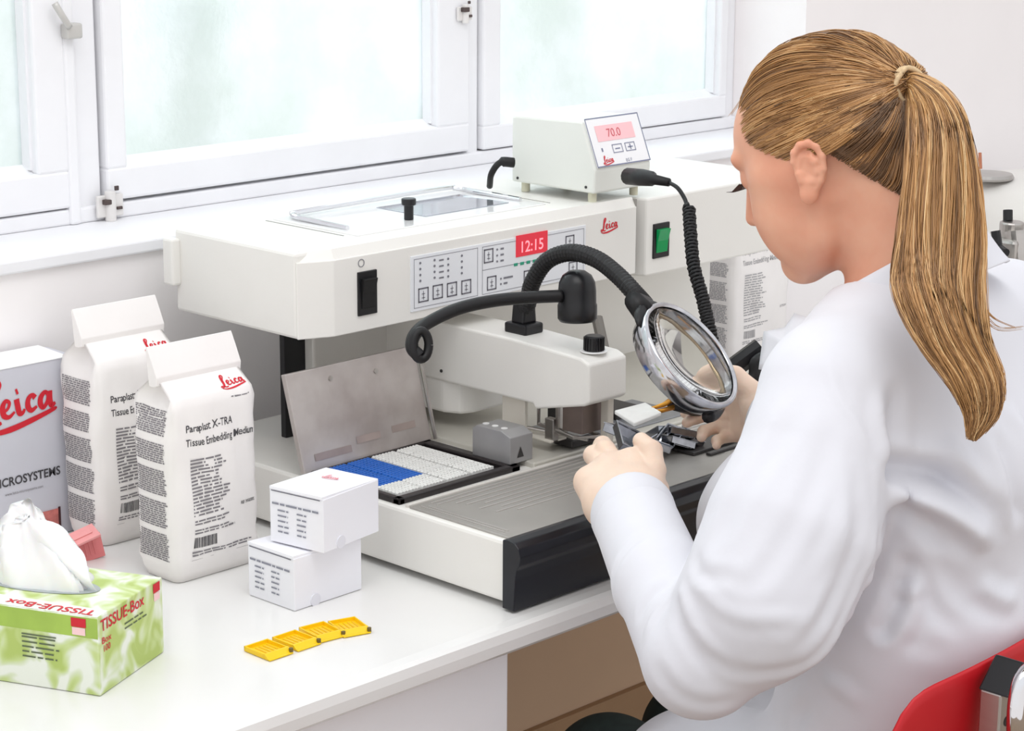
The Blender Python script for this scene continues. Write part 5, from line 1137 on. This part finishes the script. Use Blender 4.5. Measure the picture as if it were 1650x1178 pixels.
# ---- hair
rs = np.random.RandomState(11)
TIE = V3(*(1.8444, 1.2427, 0.6037))
LC = V3(0, -.010, .040)                                   # centre of the hair dome in head space
def toL(p): q = (p - HO) / HS; return np.array([q @ hR, q @ hf, q @ hu])
TL = toL(TIE)
def dome(d):                                               # hair surface distance from LC along unit direction d (head space)
    r = np.array([.079, .103, .093]); q = 1 / np.sqrt(((d / r) ** 2).sum(-1)); return q
def hairline(y):                                           # lowest head-space z that carries hair at depth y (side view)
    return np.interp(y, [-.12, -.098, -.075, -.05, -.03, -.012, .008, .018, .032, .050, .070, .085, .10], [-.085, -.078, -.060, -.022, .010, .026, .026, .004, .012, .034, .058, .070, .074])
# scalp cap under the strands
cap = Field(tuple(HO - .17), tuple(HO + .17), .003)
cap.ball(H(*LC), (.0765 * HS, .1005 * HS, .0905 * HS), .01, rot=HQ)
cap.cone(H(0, -.042, .0), H(0, -.060, -.075), .0600 * HS, .048 * HS, .03)
cap.cone(H(0, TL[1] * .80, TL[2] * .95), H(0, TL[1] * .99, TL[2]), .035, .013, .03)
dme = cap.mesh('hair_envelope')
from mathutils.bvhtree import BVHTree
DB = BVHTree.FromPolygons([tuple(toL(np.array(v.co))) for v in dme.vertices], [tuple(p.vertices) for p in dme.polygons]); bpy.data.meshes.remove(dme)
def dome(d):
    out = np.empty(len(d))
    for i_, e_ in enumerate(d):
        h_ = DB.ray_cast(Vector(LC + e_ * .24), Vector(-e_)); out[i_] = .24 - h_[3] if h_[0] else .09
    return out
sl, X_, Y_, Z_ = cap.region(HO - .17, HO + .17); px, py, pz = X_ - HO[0], Y_ - HO[1], Z_ - HO[2]
ly = (px * hf[0] + py * hf[1] + pz * hf[2]) / HS; lz = (px * hu[0] + py * hu[1] + pz * hu[2]) / HS; lx = (px * hR[0] + py * hR[1] + pz * hR[2]) / HS
A = cap.a[sl]; cut = (hairline(ly) + .012 - lz) * .75; cut = np.where(np.abs(lx) < .055, np.where(ly > .03, (.080 - lz) * .9, cut), cut)
cap.a[sl] = np.maximum(A, cut.astype(np.float32))
capo = obj('scalp_hair', cap.mesh('scalp_hair'), HAIRU, PE, True); del cap
def comb(N, rad, roots, lift=0., tone=(0, 1), m=22):
    P = []; Tn = []
    dT = TL - LC; rT = np.linalg.norm(dT); dT = dT / rT
    for q in roots:
        d0 = q - LC; d0 = d0 / np.linalg.norm(d0); om = math.acos(np.clip(d0 @ dT, -1, 1)); t = np.linspace(0, 1, m)[:, None]; so = math.sin(om) + 1e-6
        w_ = t ** .92; d = (np.sin((1 - w_) * om) * d0 + np.sin(w_ * om) * dT) / so; d /= np.linalg.norm(d, axis=1, keepdims=True)
        # strands sag a little before they rise to the tie
        sag = rs.uniform(-.02, .09); d[:, 2] -= (np.sin(np.pi * t[:, 0]) * sag * (1 if q[1] > -.03 else .3)); d /= np.linalg.norm(d, axis=1, keepdims=True)
        R = dome(d); R = np.convolve(np.pad(R, 2, mode='edge'), np.ones(5) / 5, 'valid'); lf_ = lift + rs.uniform(-.0012, .0022) + .0015 * np.sin(t[:, 0] * 9 + q[2] * 60 + q[0] * 40); R = R + lf_
        e = np.clip((t[:, 0] - .80) / .20, 0, 1) ** 2; R = R * (1 - e) + rT * e
        R = R - .004 * np.exp(-t[:, 0] / .05)
        p = LC + d * R[:, None]; jit = rs.normal(0, .0040, 3); p = p + e[:, None] * jit
        P.append(HO + HS * (p @ np.stack([hR, hf, hu])))
    P = np.array(P); return P
def roots(N):
    out = []
    while len(out) < N:
        side = rs.choice((-1, -1, -1, 1)); y = rs.uniform(-.11, .10)
        if rs.rand() < .16:
            y = rs.uniform(-.10, -.03); z = hairline(y) + abs(rs.normal(0, .016)); out.append(np.array([side * .052 * math.sqrt(max(.05, 1 - ((y + .05) / .062) ** 2)), y, z])); continue
        if rs.rand() < .55:   # along the hairline
            z = hairline(y) + abs(rs.normal(0, .008)); 
        else: z = rs.uniform(-.03, .13)
        if z < hairline(y): continue
        r = np.array([.079, .103, .093]); k = 1 - ((y - LC[1]) / r[1]) ** 2 - ((z - LC[2]) / r[2]) ** 2
        if k < 0: continue
        x = side * r[0] * math.sqrt(k); out.append(np.array([x, y, z]))
    return out
rt = roots(4200); Pn = comb(4200, .0004, rt)
# tone: bands of lighter and darker strands, darker below the crown near the nape
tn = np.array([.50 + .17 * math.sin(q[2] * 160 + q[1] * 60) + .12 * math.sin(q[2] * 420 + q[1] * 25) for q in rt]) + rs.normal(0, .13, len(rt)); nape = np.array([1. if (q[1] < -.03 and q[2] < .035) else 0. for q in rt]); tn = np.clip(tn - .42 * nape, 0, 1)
rad = np.tile(np.linspace(1, .8, 22), (len(rt), 1)) * rs.uniform(.00045, .0009, (len(rt), 1))
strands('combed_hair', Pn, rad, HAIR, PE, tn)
# ponytail: stations from the tie down the back; left and right limits seen from the side
ST = [((1.8439, 1.2449, 0.6085), (1.8473, 1.2376, 0.5977)), ((1.8466, 1.2294, 0.6144), (1.8289, 1.2248, 0.5917)), ((1.8418, 1.1937, 0.6043), (1.8035, 1.2064, 0.5699)), ((1.8331, 1.1636, 0.5774), (1.7787, 1.1905, 0.5363)), ((1.8135, 1.1367, 0.5277), (1.7479, 1.1768, 0.4913)), ((1.7897, 1.1124, 0.4733), (1.7148, 1.1603, 0.4527)), ((1.7655, 1.0929, 0.4313), (1.6911, 1.1399, 0.4304)), ((1.7456, 1.0694, 0.3903), (1.6824, 1.1055, 0.3916)), ((1.7407, 1.0465, 0.3533), (1.6866, 1.0744, 0.3579)), ((1.7274, 1.0413, 0.3209), (1.6967, 1.0611, 0.3289)), ((1.7039, 1.0503, 0.2986), (1.6953, 1.0531, 0.3022))]
S0 = np.array([s[0] for s in ST]); S1 = np.array([s[1] for s in ST]); ns = len(ST)
def cr(A, t):
    i = np.clip(np.floor(t).astype(int), 0, len(A) - 2); f = (t - i)[:, None]; g = lambda k: A[np.clip(i + k, 0, len(A) - 1)]
    return .5 * (2 * g(0) + (g(1) - g(-1)) * f + (2 * g(-1) - 5 * g(0) + 4 * g(1) - g(2)) * f ** 2 + (-g(-1) + 3 * g(0) - 3 * g(1) + g(2)) * f ** 3)
def pony(N, m=34):
    P = []; tn = []; vd = np.array(F_)
    for i in range(N):
        u = rs.uniform(0, 1); w_ = rs.uniform(-1, 1) * math.sqrt(max(0, 1 - (2 * u - 1) ** 2 * .8)); end = rs.uniform(.80, 1.0) * (ns - 1) if rs.rand() < .8 else rs.uniform(.55, .9) * (ns - 1)
        if u < .12: end = min(end, (ns - 1) * rs.uniform(.75, .97))
        t = np.linspace(0, end, m); A_ = cr(S0, t); B_ = cr(S1, t)
        uu = u + .05 * np.sin(t * .9 + u * 7) * np.sin(np.pi * np.clip(t / (ns - 1), 0, 1)) + rs.normal(0, .01)
        p = A_ * (1 - uu)[:, None] + B_ * uu[:, None]; th = np.interp(t, [0, 1, 2, 4, 7, 9, 10], [.006, .012, .020, .024, .016, .010, .004])
        p = p + vd * (w_ * th)[:, None]; p = p + np.array(R_) * (.0018 * np.sin(t * 1.7 + i * .37))[:, None]
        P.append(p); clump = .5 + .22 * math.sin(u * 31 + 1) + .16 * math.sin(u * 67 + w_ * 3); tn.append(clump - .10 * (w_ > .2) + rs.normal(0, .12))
    return np.array(P), np.clip(np.array(tn), 0, 1)
Pp, tp = pony(3600); rad = np.tile(np.linspace(1, .45, 34), (len(Pp), 1)) * rs.uniform(.0004, .0009, (len(Pp), 1))
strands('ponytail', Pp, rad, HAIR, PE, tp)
bm = BM(); ta = S0[1] * .5 + S1[1] * .5 - (S0[0] + S1[0]) * .5; ta /= np.linalg.norm(ta); tc_ = (S0[0] + S1[0]) / 2 + ta * .004; a1 = np.cross(ta, V3(0, 0, 1)); a1 /= np.linalg.norm(a1); a2 = np.cross(ta, a1)
for k in range(3): tube(bm, [tuple(tc_ + ta * (k * .0030 - .003) + (a1 * math.cos(t) + a2 * math.sin(t) * 1.15) * (.0140 + .0008 * math.sin(5 * t + k))) for t in [q * 2 * math.pi / 30 for q in range(31)]], .0026, 8, False)
obj('hair_tie', bm, mat('hair_tie_beige', (214, 186, 146), .7, noise=.25, nscale=300), PE, True)
# a few loose wisps
wp_ = []
for s0_, s1_, s2_ in (((1.7615, 1.0930, 0.4199), (1.7686, 1.0793, 0.4018), (1.7899, 1.0681, 0.3906)), ((1.7506, 1.0878, 0.4152), (1.7599, 1.0706, 0.3938), (1.7951, 1.0624, 0.3895)), ((1.8387, 1.3517, 0.6230), (1.8215, 1.3938, 0.6083), (1.8014, 1.4267, 0.5586))):
    for k in range(5): j = rs.normal(0, .0012, 3); q = np.array([s0_, s1_, s2_]) + j; t = np.linspace(0, 2, 12); wp_.append(cr(q, np.minimum(t, 1.9999)))
wp_ = np.array(wp_)
for k in range(3): strands('loose_wisp', wp_[k * 5:k * 5 + 5], np.tile(np.linspace(1, .3, 12), (5, 1)) * .0005, HAIR, PE, np.full(5, .6))
# ---- things in the hands
tw0 = V3(*(1.9165, 1.6318, 0.1773))
t = thing('forceps', 'steel forceps with brass-coloured tips held in the right hand', 'tweezers', tuple(HRc))
bm = BM(); hp_ = V3(*(2.0087, 1.6258, 0.1783))
tube(bm, [(1.9285, 1.6343, 0.1776), (1.9470, 1.6307, 0.1795), (1.9628, 1.6306, 0.1835)], [.0018, .003, .004], 8); obj('tip', bm, GOLD, t, True)
bm = BM(); tube(bm, [(1.9173, 1.6305, 0.1759), (1.9400, 1.6285, 0.1735), (1.9622, 1.6279, 0.1741)], [.0018, .0028, .0035], 8); obj('tip', bm, GOLD, t, True)
bm = BM(); tube(bm, [(1.9614, 1.6302, 0.1784), (1.9872, 1.6301, 0.1697), (2.0121, 1.6309, 0.1610)], [.008, .009, .009], 10); obj('grip', bm, BLK, t, True)
t = thing('open_cassette', 'small open white cassette lying just above the steel mould, at the tips of the forceps', 'cassette', (1.9049, 1.6431, 0.1751))
bm = BM(); v = [bm.verts.new(p) for p in ((1.8900, 1.6594, 0.1778), (1.8892, 1.6273, 0.1682), (1.9212, 1.6126, 0.1786), (1.9394, 1.6535, 0.1797))]; f0 = bm.faces.new(v); r_ = bmesh.ops.extrude_face_region(bm, geom=[f0])
for q in [g for g in r_['geom'] if isinstance(g, bmesh.types.BMVert)]: q.co += Vector((0, 0, -.005))
bmesh.ops.bevel(bm, geom=bm.edges[:], offset=.0012, segments=2, profile=.5, affect='EDGES'); obj('frame', bm, WHC, t)
o = bpy.data.objects.new('base_mould', mm.copy()); C.objects.link(o); o.data.transform(Matrix.Scale(1.25, 4)); o.location = (1.8597, 1.6146, 0.1508); o.rotation_euler = (.55, -.35, .9)
tag(o, 'steel base mould held between thumb and fingers of the left glove', 'mould', 'steel base moulds held in the left hand')
o2 = o.copy(); C.objects.link(o2); o2.location = (1.8898, 1.6487, 0.1471); o2.rotation_euler = (.2, .3, .3); tag(o2, 'steel base mould behind the one pinched by the left glove', 'mould', 'steel base moulds held in the left hand')
# black lever arm behind the magnifier
t = thing('holder_arm', 'black padded holder with a curved black clip behind the magnifier ring', 'holder', (2.5366, 1.9350, 0.1000))
bm = BM(); a = Vector((2.1441, 1.6917, 0.1739)); b = Vector((2.1792, 1.6664, 0.2050)); tube(bm, [a, b], .0135, 8); obj('padded_bar', bm, BLK, t)
bm = BM(); tube(bm, spline([(2.1650, 1.6490, 0.1982), (2.1560, 1.6556, 0.1904), (2.1522, 1.6541, 0.1751), (2.1442, 1.6594, 0.1667), (2.1341, 1.6693, 0.1650)], 6), .0085, 10); obj('curved_clip', bm, RUB, t, True)
